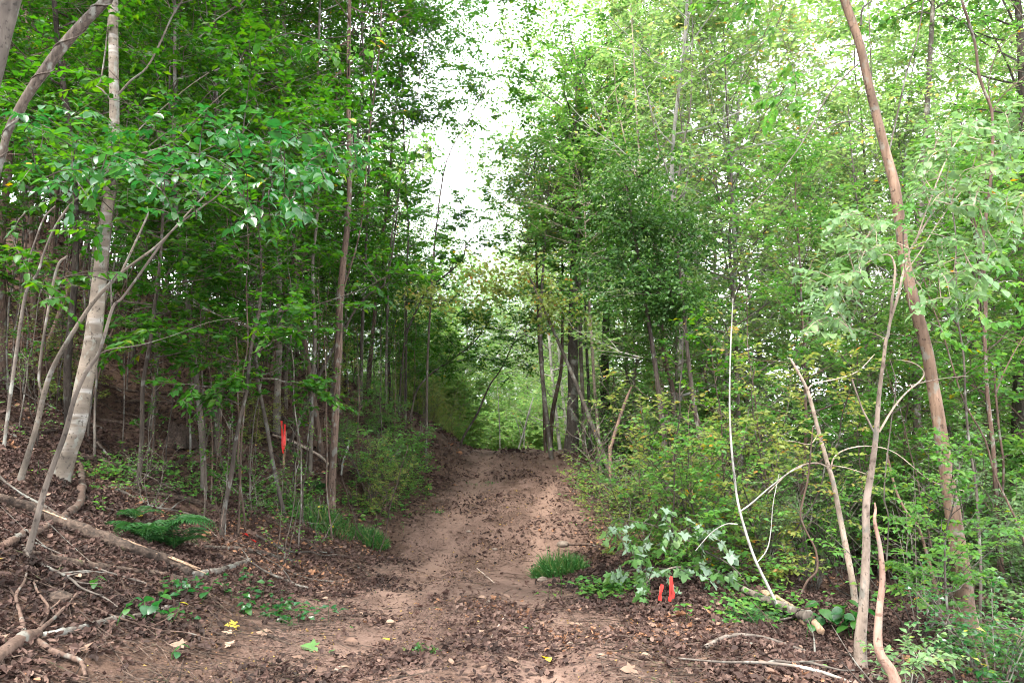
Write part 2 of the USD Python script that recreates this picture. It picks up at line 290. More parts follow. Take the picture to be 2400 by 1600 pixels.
def soil(name):
    nodes = {'g': ('geometry', {}), 't': ('attribute', {'attribute': 'rnd'}),
             'n1': ('noise_texture', {'scale': 2.6, 'detail': 8., 'roughness': .65}), 'n2': ('noise_texture', {'scale': 38., 'detail': 6., 'roughness': .7}), 'n3': ('noise_texture', {'scale': .9, 'detail': 5.}),
             'clay': ('rgb_ramp', {'ramp': [(.28, (.048, .029, .022)), (.45, (.103, .064, .049)), (.6, (.155, .100, .079)), (.76, (.23, .163, .132))]}),
             'duff': ('rgb_ramp', {'ramp': [(.25, (.028, .017, .012)), (.5, (.070, .042, .030)), (.75, (.135, .088, .064))]}),
             'vo': ('voronoi_texture', {'scale': 60., 'detail': 1.}),
             'ad': ('math', {'math_type': 'multiply_add', 'value2': 1.1, 'value3': -.55}), 'su': ('math', {'math_type': 'add'}), 'k': ('map_range', {'from_min': .40, 'from_max': .68, 'clamp': True}),
             'k2': ('map_range', {'from_min': 1.02, 'from_max': 1.6, 'to_max': .42, 'clamp': True}), 'px': ('mix_color', {'b': (.24, .155, .118)}), 'mm': ('mix_float', {'fac': .5}), 'mx': ('mix_color', {}),
             'b1': ('bump', {'strength': .9, 'distance': .05}), 'b2': ('bump', {'strength': 1., 'distance': .022}), 'p': ('principled_bsdf', {'roughness': .95, 'specular_ior_level': .15})}
    links = [('g.position', 'n1.vector'), ('g.position', 'n2.vector'), ('g.position', 'n3.vector'), ('g.position', 'vo.vector'), ('n1.fac', 'mm.a'), ('n2.fac', 'mm.b'), ('mm.result', 'clay.fac'), ('mm.result', 'duff.fac'),
             ('n1.fac', 'ad.value1'), ('t.fac', 'su.value1'), ('ad.value', 'su.value2'), ('su.value', 'k.value'), ('k.result', 'mx.fac'), ('duff.color', 'mx.a'), ('clay.color', 'mx.b'), ('mx.result', 'px.a'), ('su.value', 'k2.value'), ('k2.result', 'px.fac'), ('px.result', 'p.base_color'),
             ('n1.fac', 'b1.height'), ('n2.fac', 'b2.height'), ('b1.normal', 'b2.normal'), ('b2.normal', 'p.normal')]
    usdkit.material(stage, L + name, nodes, links, surface='p.BSDF')
soil('soil')

# ------------------------------------------------------------------ the ground: one grid, cut into the track and the forest floor
def lines(a, b, fine, lo, hi):
    m = np.arange(a, b + 1e-9, fine); o, s = [], fine
    x = b
    while x < hi: s *= 1.13; x += s; o.append(x)
    n, x, s = [], a, fine
    while x > lo: s *= 1.13; x -= s; n.append(x)
    return np.array(n[::-1] + list(m) + o)
gx, gy = lines(-6, 6, .06, -260, 260), lines(3, 21, .06, -40, 420)
X, Y = np.meshgrid(gx, gy, indexing='ij')
Z = height(X, Y)
xc = XC(np.clip(Y, -60, 400))
edge_n = (meshkit.fbm(np.stack([X * 1.1, Y * .9, 0 * X], -1), 4, 21) - .5)
HALF = HALFY(np.clip(Y, -60, 400)); half = HALF + .35 * sstep(10, 4, Y) * (X < xc) + .15
bare = 1 - sstep(half - .55, half + .45, np.abs(X - xc) + edge_n * 1.1)
bare = bare * (1 - .75 * sstep(.0, .5, .35 + edge_n * 2.2 - np.abs(np.abs(X - xc) - .0) * .9) * .55)
bare *= 1 - sstep(60, 90, Y)
dxr = X - xc; bare = bare + .75 * bare * sstep(.38, .6, .5 + edge_n * 1.2) * (np.exp(-((dxr - .72) / .20) ** 2) + np.exp(-((dxr + .72) / .24) ** 2))
vid = np.arange(X.size).reshape(X.shape)
q = np.stack([vid[:-1, :-1], vid[1:, :-1], vid[1:, 1:], vid[:-1, 1:]], -1).reshape(-1, 4)
V = np.stack([X, Y, Z], -1).reshape(-1, 3); BR = bare.reshape(-1)
near_track = (np.abs(X - xc) + edge_n * .5 < HALF + .15).reshape(-1)[q].sum(1) >= 2
near_track &= V[q][:, :, 1].min(1) > -5
near_track &= V[q][:, :, 1].max(1) < 70
def submesh(qs):
    u, inv = np.unique(qs, return_inverse=True); inv = inv.reshape(qs.shape)
    return MB().add(V[u], np.vstack([inv[:, [0, 1, 2]], inv[:, [0, 2, 3]]]), BR[u])
nrm_all = None
tag(submesh(q[near_track]).build('dirt_track', 'soil', smooth=True), 'reddish dirt track climbing to a low crest', 'track', kind='structure')
tag(submesh(q[~near_track]).build('forest_floor', 'soil', smooth=True), 'leaf-strewn forest floor rising on the left', 'ground', kind='structure')

# ------------------------------------------------------------------ trees of the wood: prototypes, then copies
UsdGeom.Scope.Define(stage, '/World/Looks/kinds')
def proto(name, seed, H, r0, bark_, leaf_, start, spread, nb, ntw, nsub, k, leaf, tpl=LEAF2, wig=.12, stems=1, **kw):
    rng = np.random.default_rng(seed)
    path = f'/World/Looks/kinds/{name}'
    x = stage.CreateClassPrim(path); x.SetTypeName('Xform')
    tr, li, fo = MB(), MB(), MB()
    for s in range(stems):
        n = 12; t = np.linspace(0, 1, n)
        hh = H * (1 if s == 0 else rng.uniform(.6, .95)); lean = rng.normal(0, .06, 2) if stems == 1 else rng.normal(0, .28, 2)
        w = np.cumsum(rng.normal(0, wig, (n, 2)), 0) * (hh / 12) * .5
        w = w - w[0]
        pts = np.column_stack([w[:, 0] + lean[0] * hh * t, w[:, 1] + lean[1] * hh * t, hh * t - .25])
        pts = catmull(pts, 3); t = np.linspace(0, 1, len(pts))
        rad = r0 * (1 - .86 * t) * (1 + .45 * np.exp(-t * 30)) * (1 if s == 0 else .8) + .004
        tube(tr, pts, rad, 8 if r0 > .04 else 6, .10, seed + s)
        crown(rng, pts, rad, start, spread, nb, ntw, nsub, k, leaf, li, fo, tpl, **kw)
    tr.build('trunk', bark_, x, smooth=True); li.build('limbs', bark_, x, kind='stuff')
    if fo.v: fo.build('crown', leaf_, x, kind='stuff')
    return path
K = {}
for i in range(4): K[f'slender{i}'] = proto(f'slender_{i}', 100 + i, 11 + 1.5 * (i % 3), .040 + .010 * (i % 3), ['bark_grey', 'bark_dark', 'bark_brown', 'bark_dark'][i], 'leaf_deep', .26, 2.2, 36, 7, 3, 9, .095)
for i in range(3): K[f'under{i}'] = proto(f'under_{i}', 200 + i, 5 + 1.3 * i, .024, ['bark_dark', 'bark_grey', 'bark_brown'][i], 'leaf_deep', .32, 1.6, 24, 7, 3, 9, .095, elev=(0, 35), wig=.15)
for i in range(3): K[f'bright{i}'] = proto(f'bright_{i}', 300 + i, 12 + 1.9 * i, .055, ['bark_grey', 'bark_white', 'bark_tan'][i], 'leaf_bright', .10, 2.9, 44, 8, 3, 6, .125)
for i in range(2): K[f'olive{i}'] = proto(f'olive_{i}', 350 + i, 13 + 1.7 * i, .055, 'bark_grey', 'leaf_olive', .14, 2.7, 44, 8, 3, 8, .115)
for i in range(3): K[f'mid{i}'] = proto(f'mid_{i}', 400 + i, 6.5 + 1.5 * i, .045, ['bark_brown', 'bark_grey', 'bark_rust'][i], 'leaf_mid', .06, 2.2, 36, 7, 3, 9, .12)
for i in range(3): K[f'shrub{i}'] = proto(f'shrub_{i}', 500 + i, 1.7 + .5 * i, .010, 'bark_dark', ['leaf_mid', 'leaf_pale', 'leaf_olive'][i], .10, .85, 12, 5, 2, 6, .072, stems=4, elev=(5, 50), wig=.3)
for i in range(2): K[f'glade{i}'] = proto(f'glade_{i}', 560 + i, 3.2 + 1.2 * i, .025, 'bark_tan', 'leaf_glade', .05, 1.6, 22, 6, 3, 8, .13, stems=3, elev=(5, 45), wig=.2)
for i in range(3): K[f'veil{i}'] = proto(f'veil_{i}', 620 + i, 3.6 + i, .014, ['bark_grey', 'bark_tan', 'bark_dark'][i], ['leaf_pale', 'leaf_mid', 'leaf_pale'][i], .18, 1.5, 16, 6, 2, 7, .085, LEAF4, elev=(0, 35), wig=.3)
for i in range(3): K[f'brush{i}'] = proto(f'brush_{i}', 640 + i, 1.8 + .5 * i, .008, ['bark_grey', 'bark_rust', 'bark_dark'][i], 'leaf_mid', .2, .8, 8, 3, 1, 2, .06, stems=3, elev=(0, 50), wig=.35)
for i in range(3): K[f'weed{i}'] = proto(f'weed_{i}', 660 + i, .8 + .3 * i, .003, ['bark_rust', 'bark_grey', 'wood_dead'][i], 'leaf_mid', .3, .3, 3, 1, 0, 0, .06, stems=2, wig=.3)
for i in range(5): K[f'stem{i}'] = proto(f'stem_{i}', 700 + i, 2.0 + .7 * i, .006 + .0015 * i, ['bark_grey', 'wood_dead', 'bark_dark', 'bark_brown', 'bark_grey'][i], 'leaf_deep', .5, .5, 6, 3, 1, 5, .075, wig=.13)

def copy(name, kind, x, y, s, rz, label, cat, group, tilt=0., az=0.):
    o = UsdGeom.Xform.Define(stage, numbered('/World', name))
    o.AddTranslateOp().Set(Gf.Vec3d(float(x), float(y), float(height(x, y)) - .02))
    if tilt: o.AddRotateZOp(opSuffix='a').Set(az); o.AddRotateYOp().Set(tilt)
    o.AddRotateZOp().Set(rz); o.AddScaleOp().Set(Gf.Vec3f(s, s, s))
    o.GetPrim().GetReferences().AddInternalReference(kind); o.GetPrim().SetInstanceable(True)
    return tag(o, label, cat, group)
RG = np.random.default_rng(7)
placed, COPIES = [], []
def free(x, y, gap):
    return all((x - a) ** 2 + (y - b) ** 2 > (gap if g is None else g) ** 2 for a, b, g in placed)
def scatter(n, xr, yr, gap, ok, kinds, srange, name, label, cat, group, tilt=4):
    done = 0
    for _ in range(n * 40):
        if done >= n: break
        x, y = RG.uniform(*xr), RG.uniform(*yr)
        if not ok(x, y) or not free(x, y, gap): continue
        placed.append((x, y, None)); done += 1
        o = copy(name, K[kinds[RG.integers(len(kinds))]], x, y, RG.uniform(*srange), RG.uniform(0, 360), label, cat, group, RG.normal(0, tilt), RG.uniform(0, 360))
        COPIES.append((o, uof(x, y), y, label, x))
    return done
def uof(x, y): return 1200 + FP * x / y            # picture column of a ground point, near enough
inview = lambda x, y, m=200: -m < uof(x, y) < 2400 + m
# ------------------------------------------------------------------ the trees that can be told apart, each from its place, height and lean
def poly(pts, d, d2=None):
    d2 = d if d2 is None else d2
    n = len(pts); p, r = [], []
    cum = np.concatenate([[0], np.cumsum(np.hypot(*np.diff(np.array(pts, float)[:, :2], axis=0).T))]); cum /= cum[-1]
    for (u, v, w), c in zip(pts, cum):
        y = d + (d2 - d) * c; p.append(P(u, v, y)); w *= .60 + .27 * min(max((w - 10) / 30, 0), 1); r.append(w / 2 / FP * y * math.sqrt(1 + ((u - 1200) / FP) ** 2) ** .5)
    return np.array(p), np.array(r)
HERO = {}
def hero(name, label, cat, pts, look, d=None, d2=None, ext=0, branches=(), cr=None, leaf='leaf_deep', group=None, rough=.10, seed=1, flare=.15, blook=None, bark2=None, tpl=LEAF4, root=True):
    u0, v0, _ = pts[0]
    if d is None: d = G(u0, v0)
    if root and d2 is None:
        e = P(u0, v0, d); e = e[2] - float(height(e[0], e[1])); dg = G(u0, v0)
        if e > .25 and dg and .55 * d < dg < 1.7 * d: d = dg
    p, r = poly(pts, d, d2)
    if root:
        g = onground(p[0, 0], p[0, 1])
        dz = p[0, 2] - g[2]
        if abs(dz) > .12: print(label[:50], 'base off ground by %.2f at d=%.1f' % (dz, d))
        p = np.vstack([[[g[0], g[1], g[2] - .18]], p]); r = np.concatenate([[r[0] * (1 + flare)], r])
    if ext:
        t = unit(p[-1] - p[-2]); m = int(ext / .6) + 2
        for i in range(m):
            t = unit(t * .9 + UP * .12); p = np.vstack([p, p[-1] + t * ext / m]); r = np.append(r, max(.006, r[-1] * .93))
    ps, rs = catmull(p, 4), None
    rs = np.interp(np.linspace(0, len(p) - 1, len(ps)), np.arange(len(p)), r)
    base = p[0]
    o = thing(name, label, cat, base, group)
    tube(MB(), ps, rs) if False else None
    tube_mb = tube(MB(), ps, rs, 12 if rs.max() > .05 else 8, rough, seed)
    tube_mb.build('trunk', look, o, smooth=True, loc=base)
    for b in branches:
        bd = b[0] if isinstance(b[0], (int, float)) else None
        bp, br = poly(b[1:] if bd else b, bd or d, None)
        bps = catmull(bp, 4)
        tube(MB(), bps, np.interp(np.linspace(0, len(bp) - 1, len(bps)), np.arange(len(bp)), br), 7, .06, seed).build('branch', blook or look, o, smooth=True, loc=base)
    if cr:
        rng = np.random.default_rng(seed + 50); li, fo = MB(), MB()
        a = dict(start=.5, spread=1.6, nb=22, ntw=7, nsub=3, k=7, leaf=.09, tpl=tpl); a.update(cr)
        crown(rng, ps, rs, limbs=li, foliage=fo, **a)
        li.build('twigs', blook or look, o, loc=base, kind='stuff'); fo.build('crown', leaf, o, loc=base, kind='stuff')
    placed.append((base[0], base[1], .55))
    HERO[label] = (o, ps, rs, d, base)
    return o, ps, rs, d, base

pale = hero('pale_tree', 'pale banded smooth-barked tree leaning right, thickest pale trunk on the left', 'tree',
     [(138, 1126, 54), (158, 1055, 47), (178, 1004, 44), (196, 902, 42), (217, 800, 40), (235, 638, 35), (246, 536, 33), (255, 459, 32), (265, 357, 30), (268, 255, 28), (266, 128, 28), (266, 0, 27)],
     'bark_pale', ext=5, branches=[[(275, 225, 9), (306, 190, 8), (345, 158, 7), (378, 95, 7), (403, 40, 6), (435, -10, 5)], [(260, 235, 8), (240, 212, 8), (226, 202, 6), (236, 188, 6), (247, 120, 6), (255, 40, 6), (262, -20, 5)],
     [(290, 364, 5), (350, 355, 6), (408, 330, 5), (450, 290, 4), (500, 240, 3), (540, 205, 2)], [(270, 380, 4), (320, 310, 4), (380, 255, 4), (440, 205, 3), (490, 170, 2)]],
     cr=dict(start=.62, spread=2.2), seed=2, rough=.05)
hero('vine_wound_tree', 'thin leaning trunk wound with a dark vine at the upper left corner', 'tree',
     [(-150, 1290, 30), (-110, 1000, 26), (-60, 700, 25), (-15, 440, 22), (4, 367, 22), (20, 306, 23), (60, 230, 26), (105, 165, 29), (153, 102, 30), (204, 46, 30), (250, 0, 28), (300, -60, 28)],
     'bark_dark', d=4.2, ext=4, cr=dict(start=.75, spread=1.8), seed=3)
o_, ps_, rs_, d_, b_ = HERO['thin leaning trunk wound with a dark vine at the upper left corner']
tt = np.linspace(0, 1, 260); ix = tt * (len(ps_) - 1) * .8
cx = np.stack([np.interp(ix, np.arange(len(ps_)), ps_[:, k]) for k in range(3)], 1); rr_ = np.interp(ix, np.arange(len(ps_)), rs_)
tg = unit(np.gradient(cx, axis=0)); sa = unit(np.cross(tg, [0, 1., 0])); sb = np.cross(tg, sa); an = tt * 2 * np.pi * 11 + .6 * np.sin(tt * 37)
tube(MB(), cx + (rr_ * 1.04)[:, None] * (np.cos(an)[:, None] * sa + np.sin(an)[:, None] * sb), .0055 + .002 * np.sin(tt * 50), 6, .1).build('vine', 'bark_dark', o_, smooth=True, loc=b_)
hero('mottled_tree', 'grey mottled trunk cut off by the upper left corner of the photo', 'tree', [(-160, 1300, 60), (-130, 800, 58), (-75, 400, 56), (-28, 190, 56), (4, 60, 56), (30, -40, 54)], 'bark_grey', d=4.6, ext=5, cr=dict(start=.7), seed=4)
sap1 = hero('leaning_sapling', 'bent bare sapling crossing in front of the pale trunk, arching right', 'sapling',
     [(58, 1300, 24), (66, 1290, 21), (82, 1234, 19), (102, 1157, 18), (128, 1081, 17), (153, 1014, 17), (173, 938, 15), (199, 877, 14), (230, 831, 12), (245, 786, 12), (265, 719, 11), (286, 699, 9), (327, 643, 9), (367, 587, 9), (408, 536, 8), (459, 495, 7), (510, 459, 6), (556, 408, 4)],
     'bark_grey', d=5.0, branches=[[(262, 722, 7), (261, 690, 6), (261, 663, 6), (275, 640, 6)], [(232, 830, 5), (262, 818, 5), (330, 808, 4), (408, 785, 3), (490, 755, 2), (560, 745, 2)]], seed=5, rough=.06)
sap2 = hero('leaning_sapling', 'pale spotted sapling leaning right behind the bent sapling, forked at mid height', 'sapling',
     [(46, 1132, 22), (66, 1065, 18), (87, 994, 17), (102, 928, 17), (122, 866, 16), (158, 800, 15), (214, 714, 14), (255, 668, 14), (286, 638, 12), (327, 607, 10), (367, 577, 9), (408, 536, 8), (440, 500, 6), (500, 440, 5), (560, 400, 4)],
     'bark_pale', branches=[[(284, 640, 9), (316, 571, 8), (337, 525, 7), (347, 500, 6), (345, 485, 4)], [(100, 930, 8), (92, 860, 8), (130, 640, 9), (158, 600, 8)]], seed=6, rough=.06, d=5.6)
hero('grey_sapling', 'slim grey sapling with a hooked fork at the left edge', 'sapling', [(8, 1060, 12), (20, 960, 12), (38, 830, 12), (60, 690, 11), (88, 640, 9), (104, 590, 8), (130, 530, 8), (170, 475, 9), (215, 445, 8), (260, 418, 6), (310, 395, 4)], 'bark_grey', d=5.4,
     branches=[[(62, 690, 6), (66, 620, 5), (84, 560, 6), (104, 510, 6), (130, 483, 7)]], cr=dict(start=.75, spread=.8, nb=10, leaf=.06), seed=7)
dark = hero('dark_tree', 'tall straight dark-barked tree on the left edge of the track', 'tree',
     [(776, 1203, 27), (779, 1106, 24), (786, 979, 24), (790, 880, 24), (794, 800, 24), (796, 714, 23), (805, 610, 21), (816, 510, 18), (819, 408, 17), (817, 255, 16), (817, 153, 15), (819, 0, 14)], 'bark_brown', ext=4,
     branches=[[(798, 700, 7), (840, 560, 6), (856, 440, 6), (862, 340, 6), (880, 200, 6), (892, 80, 6), (894, -40, 5)], [(817, 150, 6), (790, 175, 6), (765, 210, 7), (742, 252, 6), (720, 275, 5)], [(822, 150, 5), (860, 110, 5), (900, 70, 4), (960, 30, 3)]], cr=dict(start=.55, spread=2.3, nb=34, leaf=.10), seed=8)
hero('grey_tree', 'pale straight trunk behind the red-ribboned stake on the left bank', 'tree', [(648, 1010, 24), (651, 900, 22), (655, 800, 19), (654, 638, 18), (658, 485, 16), (668, 255, 14), (664, 0, 14)], 'bark_pale', ext=5, cr=dict(start=.45, spread=2.2, nb=30), d=13.0, seed=9)
hero('grey_tree', 'grey patchy trunk just left of the tall dark tree', 'tree', [(727, 1105, 15), (731, 950, 14), (738, 800, 14), (735, 700, 12), (733, 612, 11), (743, 510, 11), (748, 360, 11), (745, 200, 10), (750, 0, 9)], 'bark_grey', ext=4, cr=dict(start=.4, spread=2., nb=28), seed=10)
hero('leaning_tree', 'thin dark trunk slanting up from the red-ribboned stake across the tall dark tree', 'tree',
     [(659, 1078, 12), (702, 989, 12), (738, 902, 12), (768, 841, 11), (794, 795, 10), (809, 770, 9), (830, 730, 8), (865, 689, 7), (896, 673, 7), (906, 643, 6), (919, 597, 6), (930, 500, 5), (940, 400, 4)], 'bark_dark', cr=dict(start=.6, spread=1.2, nb=14), seed=11, d=10.5)
for k, (lab, pts, lk, dd) in enumerate([
    ('pale upright trunk seen high between the two left foreground trees', [(604, 900, 15), (603, 700, 14), (598, 450, 13), (592, 255, 13), (587, 204, 13), (571, 102, 12), (561, 0, 12)], 'bark_pale', 14.),
    ('faint white trunk reaching the upper edge right of the pale banded tree', [(490, 900, 13), (485, 640, 12), (480, 420, 12), (476, 160, 11), (478, 0, 10)], 'bark_white', 17.),
    ('slim dark trunk standing right of the tall dark tree near the bank', [(951, 985, 9), (952, 800, 8), (953, 663, 8), (957, 536, 7), (951, 434, 6), (946, 300, 5)], 'bark_dark', 14.),
    ('twin-lean grey trunk close to the bank crest on the left', [(905, 960, 10), (906, 800, 9), (912, 640, 8), (925, 500, 6), (960, 330, 4)], 'bark_grey', 13.),
    ('slim straight trunk left of the cutting where the bank is steepest', [(1000, 985, 10), (1002, 850, 9), (1010, 700, 8), (1020, 560, 7), (1046, 380, 5), (1100, 280, 3)], 'bark_dark', 15.),
    ('dark stem in the thicket between tall dark tree and bank bend', [(845, 960, 14), (848, 800, 13), (855, 640, 11), (862, 480, 10), (868, 260, 9), (875, 60, 8)], 'bark_dark', 14.5),
    ('long slanting grey trunk deep on the hillside behind the stump', [(470, 870, 22), (472, 760, 20), (470, 600, 18), (462, 400, 16), (450, 150, 14), (440, -40, 12)], 'bark_grey', 19.),
    ('brown trunk deep on the hillside left of the pale banded tree', [(125, 930, 20), (118, 760, 18), (124, 600, 17), (135, 400, 16), (150, 150, 14), (160, -40, 12)], 'bark_brown', 13.)]):
    hero('forest_tree', lab, 'tree', pts, lk, d=dd, ext=3, cr=dict(start=.45, spread=1.9, nb=26), seed=20 + k)
hero('bent_sapling', 'curved dark sapling bending right over the track bank', 'sapling', [(935, 985, 9), (940, 880, 8), (952, 786, 8), (978, 724, 7), (1003, 679, 7), (1059, 633, 6), (1085, 605, 5), (1092, 560, 4), (1080, 520, 3)], 'bark_dark', d=12.5, cr=dict(start=.45, spread=1.0, nb=16), seed=31)
hero('bent_sapling', 'long thin sapling leaning right from the bank near the crest', 'sapling', [(1083, 1031, 10), (1119, 968, 8), (1147, 904, 6), (1172, 868, 5), (1198, 815, 4), (1215, 770, 3)], 'bark_dark', d=19., seed=32, cr=dict(start=.6, spread=1.2, nb=14))
hero('bent_sapling', 'arched sapling low over the bend of the left bank', 'sapling', [(960, 990, 9), (975, 920, 8), (1000, 885, 7), (1030, 862, 7), (1065, 838, 6), (1100, 812, 5), (1130, 780, 3)], 'bark_dark', d=14., seed=33, cr=dict(start=.5, spread=1.1, nb=14))

# right of the track
big = hero('orange_tree', 'large orange-brown trunk leaning left, thickest on the right side', 'tree',
     [(2285, 1530, 54), (2264, 1438, 46), (2249, 1310, 40), (2234, 1208, 37), (2218, 1106, 34), (2203, 1004, 33), (2180, 866, 31), (2167, 800, 31), (2137, 689, 31), (2121, 612, 30), (2111, 536, 30), (2096, 434, 29), (2076, 357, 27), (2050, 255, 26), (2035, 194, 26), (2014, 102, 26), (1979, 0, 26)],
     'bark_orange', ext=4.5, d=7.6, branches=[[(2012, 150, 6), (1985, 175, 6), (1940, 225, 6), (1908, 285, 6), (1870, 350, 5), (1800, 440, 4), (1740, 500, 3)], [(2018, 60, 8), (2022, 20, 8), (2045, 0, 6), (2060, -40, 6)], [(2045, 225, 5), (2040, 120, 4), (2036, 0, 4)], [(2085, 350, 6), (2105, 260, 6), (2125, 170, 6), (2150, 90, 5), (2165, 0, 5)],
     [(1908, 285, 4), (1925, 305, 5), (1965, 290, 5), (2005, 285, 5), (2035, 305, 4)]], cr=dict(start=.68, spread=2.2, nb=26, leaf=.11), leaf='leaf_mid', seed=40, blook='bark_grey')
fork = hero('forked_tree', 'light smooth tree forking twice in front of the orange-brown trunk', 'tree',
     [(2016, 1514, 32), (2024, 1412, 26), (2030, 1285, 23), (2030, 1183, 22), (2042, 1106, 19), (2053, 1019, 17), (2060, 928, 14), (2070, 851, 12), (2076, 800, 12), (2081, 786, 11), (2086, 755, 10), (2106, 689, 10), (2116, 643, 8), (2131, 592, 8), (2160, 540, 7), (2185, 500, 6), (2210, 460, 5), (2260, 400, 3)],
     'bark_tan', branches=[[(2080, 790, 10), (2086, 755, 10), (2091, 700, 10), (2098, 640, 9), (2094, 612, 8), (2084, 598, 6), (2060, 600, 4), (2010, 630, 3)], [(2050, 1016, 8), (2035, 985, 7), (2019, 953, 6), (1996, 887, 6)], [(2060, 1012, 8), (2096, 953, 7), (2127, 917, 6), (2157, 892, 6), (2165, 871, 5), (2140, 850, 3), (2100, 842, 2)],
     [(2145, 570, 6), (2180, 470, 5), (2230, 350, 5), (2290, 280, 4)], [(2125, 905, 4), (2200, 888, 3), (2270, 880, 2)], [(2118, 640, 5), (2150, 600, 4), (2200, 520, 4), (2260, 440, 3)]], seed=41, d=6.3, rough=.06)
hero('broken_sapling', 'short peeling pinkish stem broken off at the top, nearest stem at right', 'broken stem',
     [(2095, 1590, 33), (2060, 1524, 27), (2060, 1438, 21), (2068, 1361, 19), (2063, 1285, 15), (2050, 1223, 12), (2052, 1195, 9), (2050, 1177, 5)], 'bark_pink', d=5.0, seed=42, rough=.08)
hero('leaning_tree', 'light brown trunk leaning left with a snapped top right of the white sapling', 'tree',
     [(2006, 1425, 22), (1996, 1351, 20), (1984, 1290, 19), (1968, 1208, 18), (1953, 1132, 16), (1938, 1081, 15), (1917, 1004, 14), (1897, 928, 13), (1884, 897, 12), (1859, 851, 9), (1850, 838, 5)], 'bark_tan', d=8.6,
     branches=[[(1942, 1095, 7), (1915, 1085, 7), (1880, 1090, 6), (1845, 1110, 5), (1800, 1155, 4)], [(1946, 1105, 6), (1955, 1072, 6), (1985, 1052, 5), (2040, 1045, 4), (2100, 1062, 3), (2180, 1125, 3), (2260, 1150, 2)], [(1890, 915, 6), (1910, 898, 5), (1960, 888, 5), (2010, 870, 4), (2050, 830, 3)], [(1945, 1090, 5), (1980, 1095, 4), (2030, 1110, 3)], [(1920, 1010, 4), (1900, 1040, 4), (1865, 1035, 3), (1840, 1032, 2)]], seed=43)
hero('dark_tree', 'slim dark brown tree near the right edge with a pale twin stem', 'tree',
     [(2362, 1440, 17), (2348, 1336, 15), (2341, 1234, 14), (2333, 1132, 14), (2326, 1030, 13), (2315, 928, 12), (2308, 800, 12), (2310, 714, 12), (2305, 638, 13), (2303, 561, 13), (2318, 459, 11), (2326, 357, 10), (2326, 281, 10), (2320, 245, 10), (2295, 179, 10), (2285, 102, 10), (2254, 0, 9)], 'bark_rust', d=7.4, ext=4,
     branches=[[(2322, 255, 4), (2318, 190, 4), (2335, 130, 4), (2370, 85, 3), (2420, 70, 2)], [(2325, 265, 5), (2345, 230, 4), (2400, 180, 4)], [(2298, 570, 7), (2280, 500, 6), (2272, 440, 6), (2276, 405, 5)], [(2348, 1200, 8), (2352, 1090, 8), (2342, 1010, 8), (2332, 900, 7), (2330, 860, 6), (2322, 848, 4)], [(2332, 930, 6), (2350, 880, 5), (2380, 820, 4), (2420, 760, 3)]], cr=dict(start=.74, spread=1.8, nb=22), leaf='leaf_mid', seed=44)
white = hero('white_sapling', 'thin curved white sapling sweeping down to the fallen pale log', 'sapling',
     [(1832, 1440, 15), (1828, 1432, 12), (1799, 1371, 11), (1770, 1311, 10), (1748, 1247, 10), (1732, 1189, 9), (1723, 1132, 9), (1713, 1030, 8), (1710, 928, 6), (1713, 800, 5), (1718, 700, 4)], 'bark_white', d=7.7,
     branches=[[(1732, 1200, 6), (1760, 1180, 6), (1800, 1145, 5), (1845, 1110, 4), (1880, 1092, 3)], [(1728, 1228, 5), (1700, 1228, 4), (1665, 1250, 4), (1630, 1290, 3)], [(1772, 1320, 4), (1796, 1290, 4), (1806, 1250, 3), (1812, 1180, 3), (1826, 1110, 2)]], seed=45, rough=.04)
hero('rusty_tree', 'reddish vine-wrapped trunk behind the cut leafy branch right of the track', 'tree',
     [(1612, 1225, 25), (1608, 1190, 23), (1588, 1106, 21), (1580, 1004, 18), (1577, 917, 17), (1560, 850, 17), (1552, 780, 15), (1545, 680, 13), (1535, 560, 10), (1527, 480, 8)], 'bark_rust', seed=46, d=9.6, cr=dict(start=.35, spread=.9, nb=26, leaf=.07), leaf='leaf_mid')
hero('rusty_tree', 'thin straight reddish trunk left behind the curved white sapling', 'tree', [(1722, 1235, 14), (1720, 1198, 13), (1715, 1106, 12), (1700, 1030, 10), (1674, 979, 9), (1654, 892, 8), (1640, 800, 7)], 'bark_rust', seed=47, d=9.2, cr=dict(start=.7, spread=.9, nb=12), leaf='leaf_mid')
hero('crooked_vine', 'crooked rope-like brown stem bulging right beside the white sapling', 'vine', [(1800, 1408, 7), (1825, 1407, 7), (1866, 1407, 8), (1892, 1361, 8), (1915, 1335, 8), (1912, 1290, 8), (1892, 1249, 7), (1876, 1208, 7), (1884, 1165, 7), (1895, 1110, 6), (1905, 1000, 5)], 'bark_rust', d=8.3, seed=48, root=False)
hero('cut_bush', 'bare pinkish forked shrub stems behind the cut maple branch', 'shrub', [(1600, 1275, 8), (1608, 1254, 8), (1634, 1208, 7), (1659, 1178, 6), (1662, 1147, 6), (1659, 1116, 5), (1669, 1091, 4), (1690, 1060, 2)], 'bark_pink', d=9.2, seed=49,
     branches=[[(1634, 1208, 5), (1641, 1167, 5), (1640, 1137, 4), (1632, 1100, 2)], [(1603, 1240, 6), (1616, 1188, 5), (1623, 1147, 5), (1621, 1116, 4), (1611, 1086, 3)], [(1620, 1170, 4), (1590, 1120, 3), (1575, 1090, 2)]])
hero('orange_tree', 'thin tan stem slanting left between the forked tree and the orange-brown trunk', 'tree', [(2215, 1480, 15), (2196, 1390, 13), (2170, 1290, 11), (2150, 1230, 10), (2125, 1200, 9), (2100, 1150, 9), (2085, 1090, 8), (2078, 1060, 7)], 'bark_orange', d=9., seed=50)
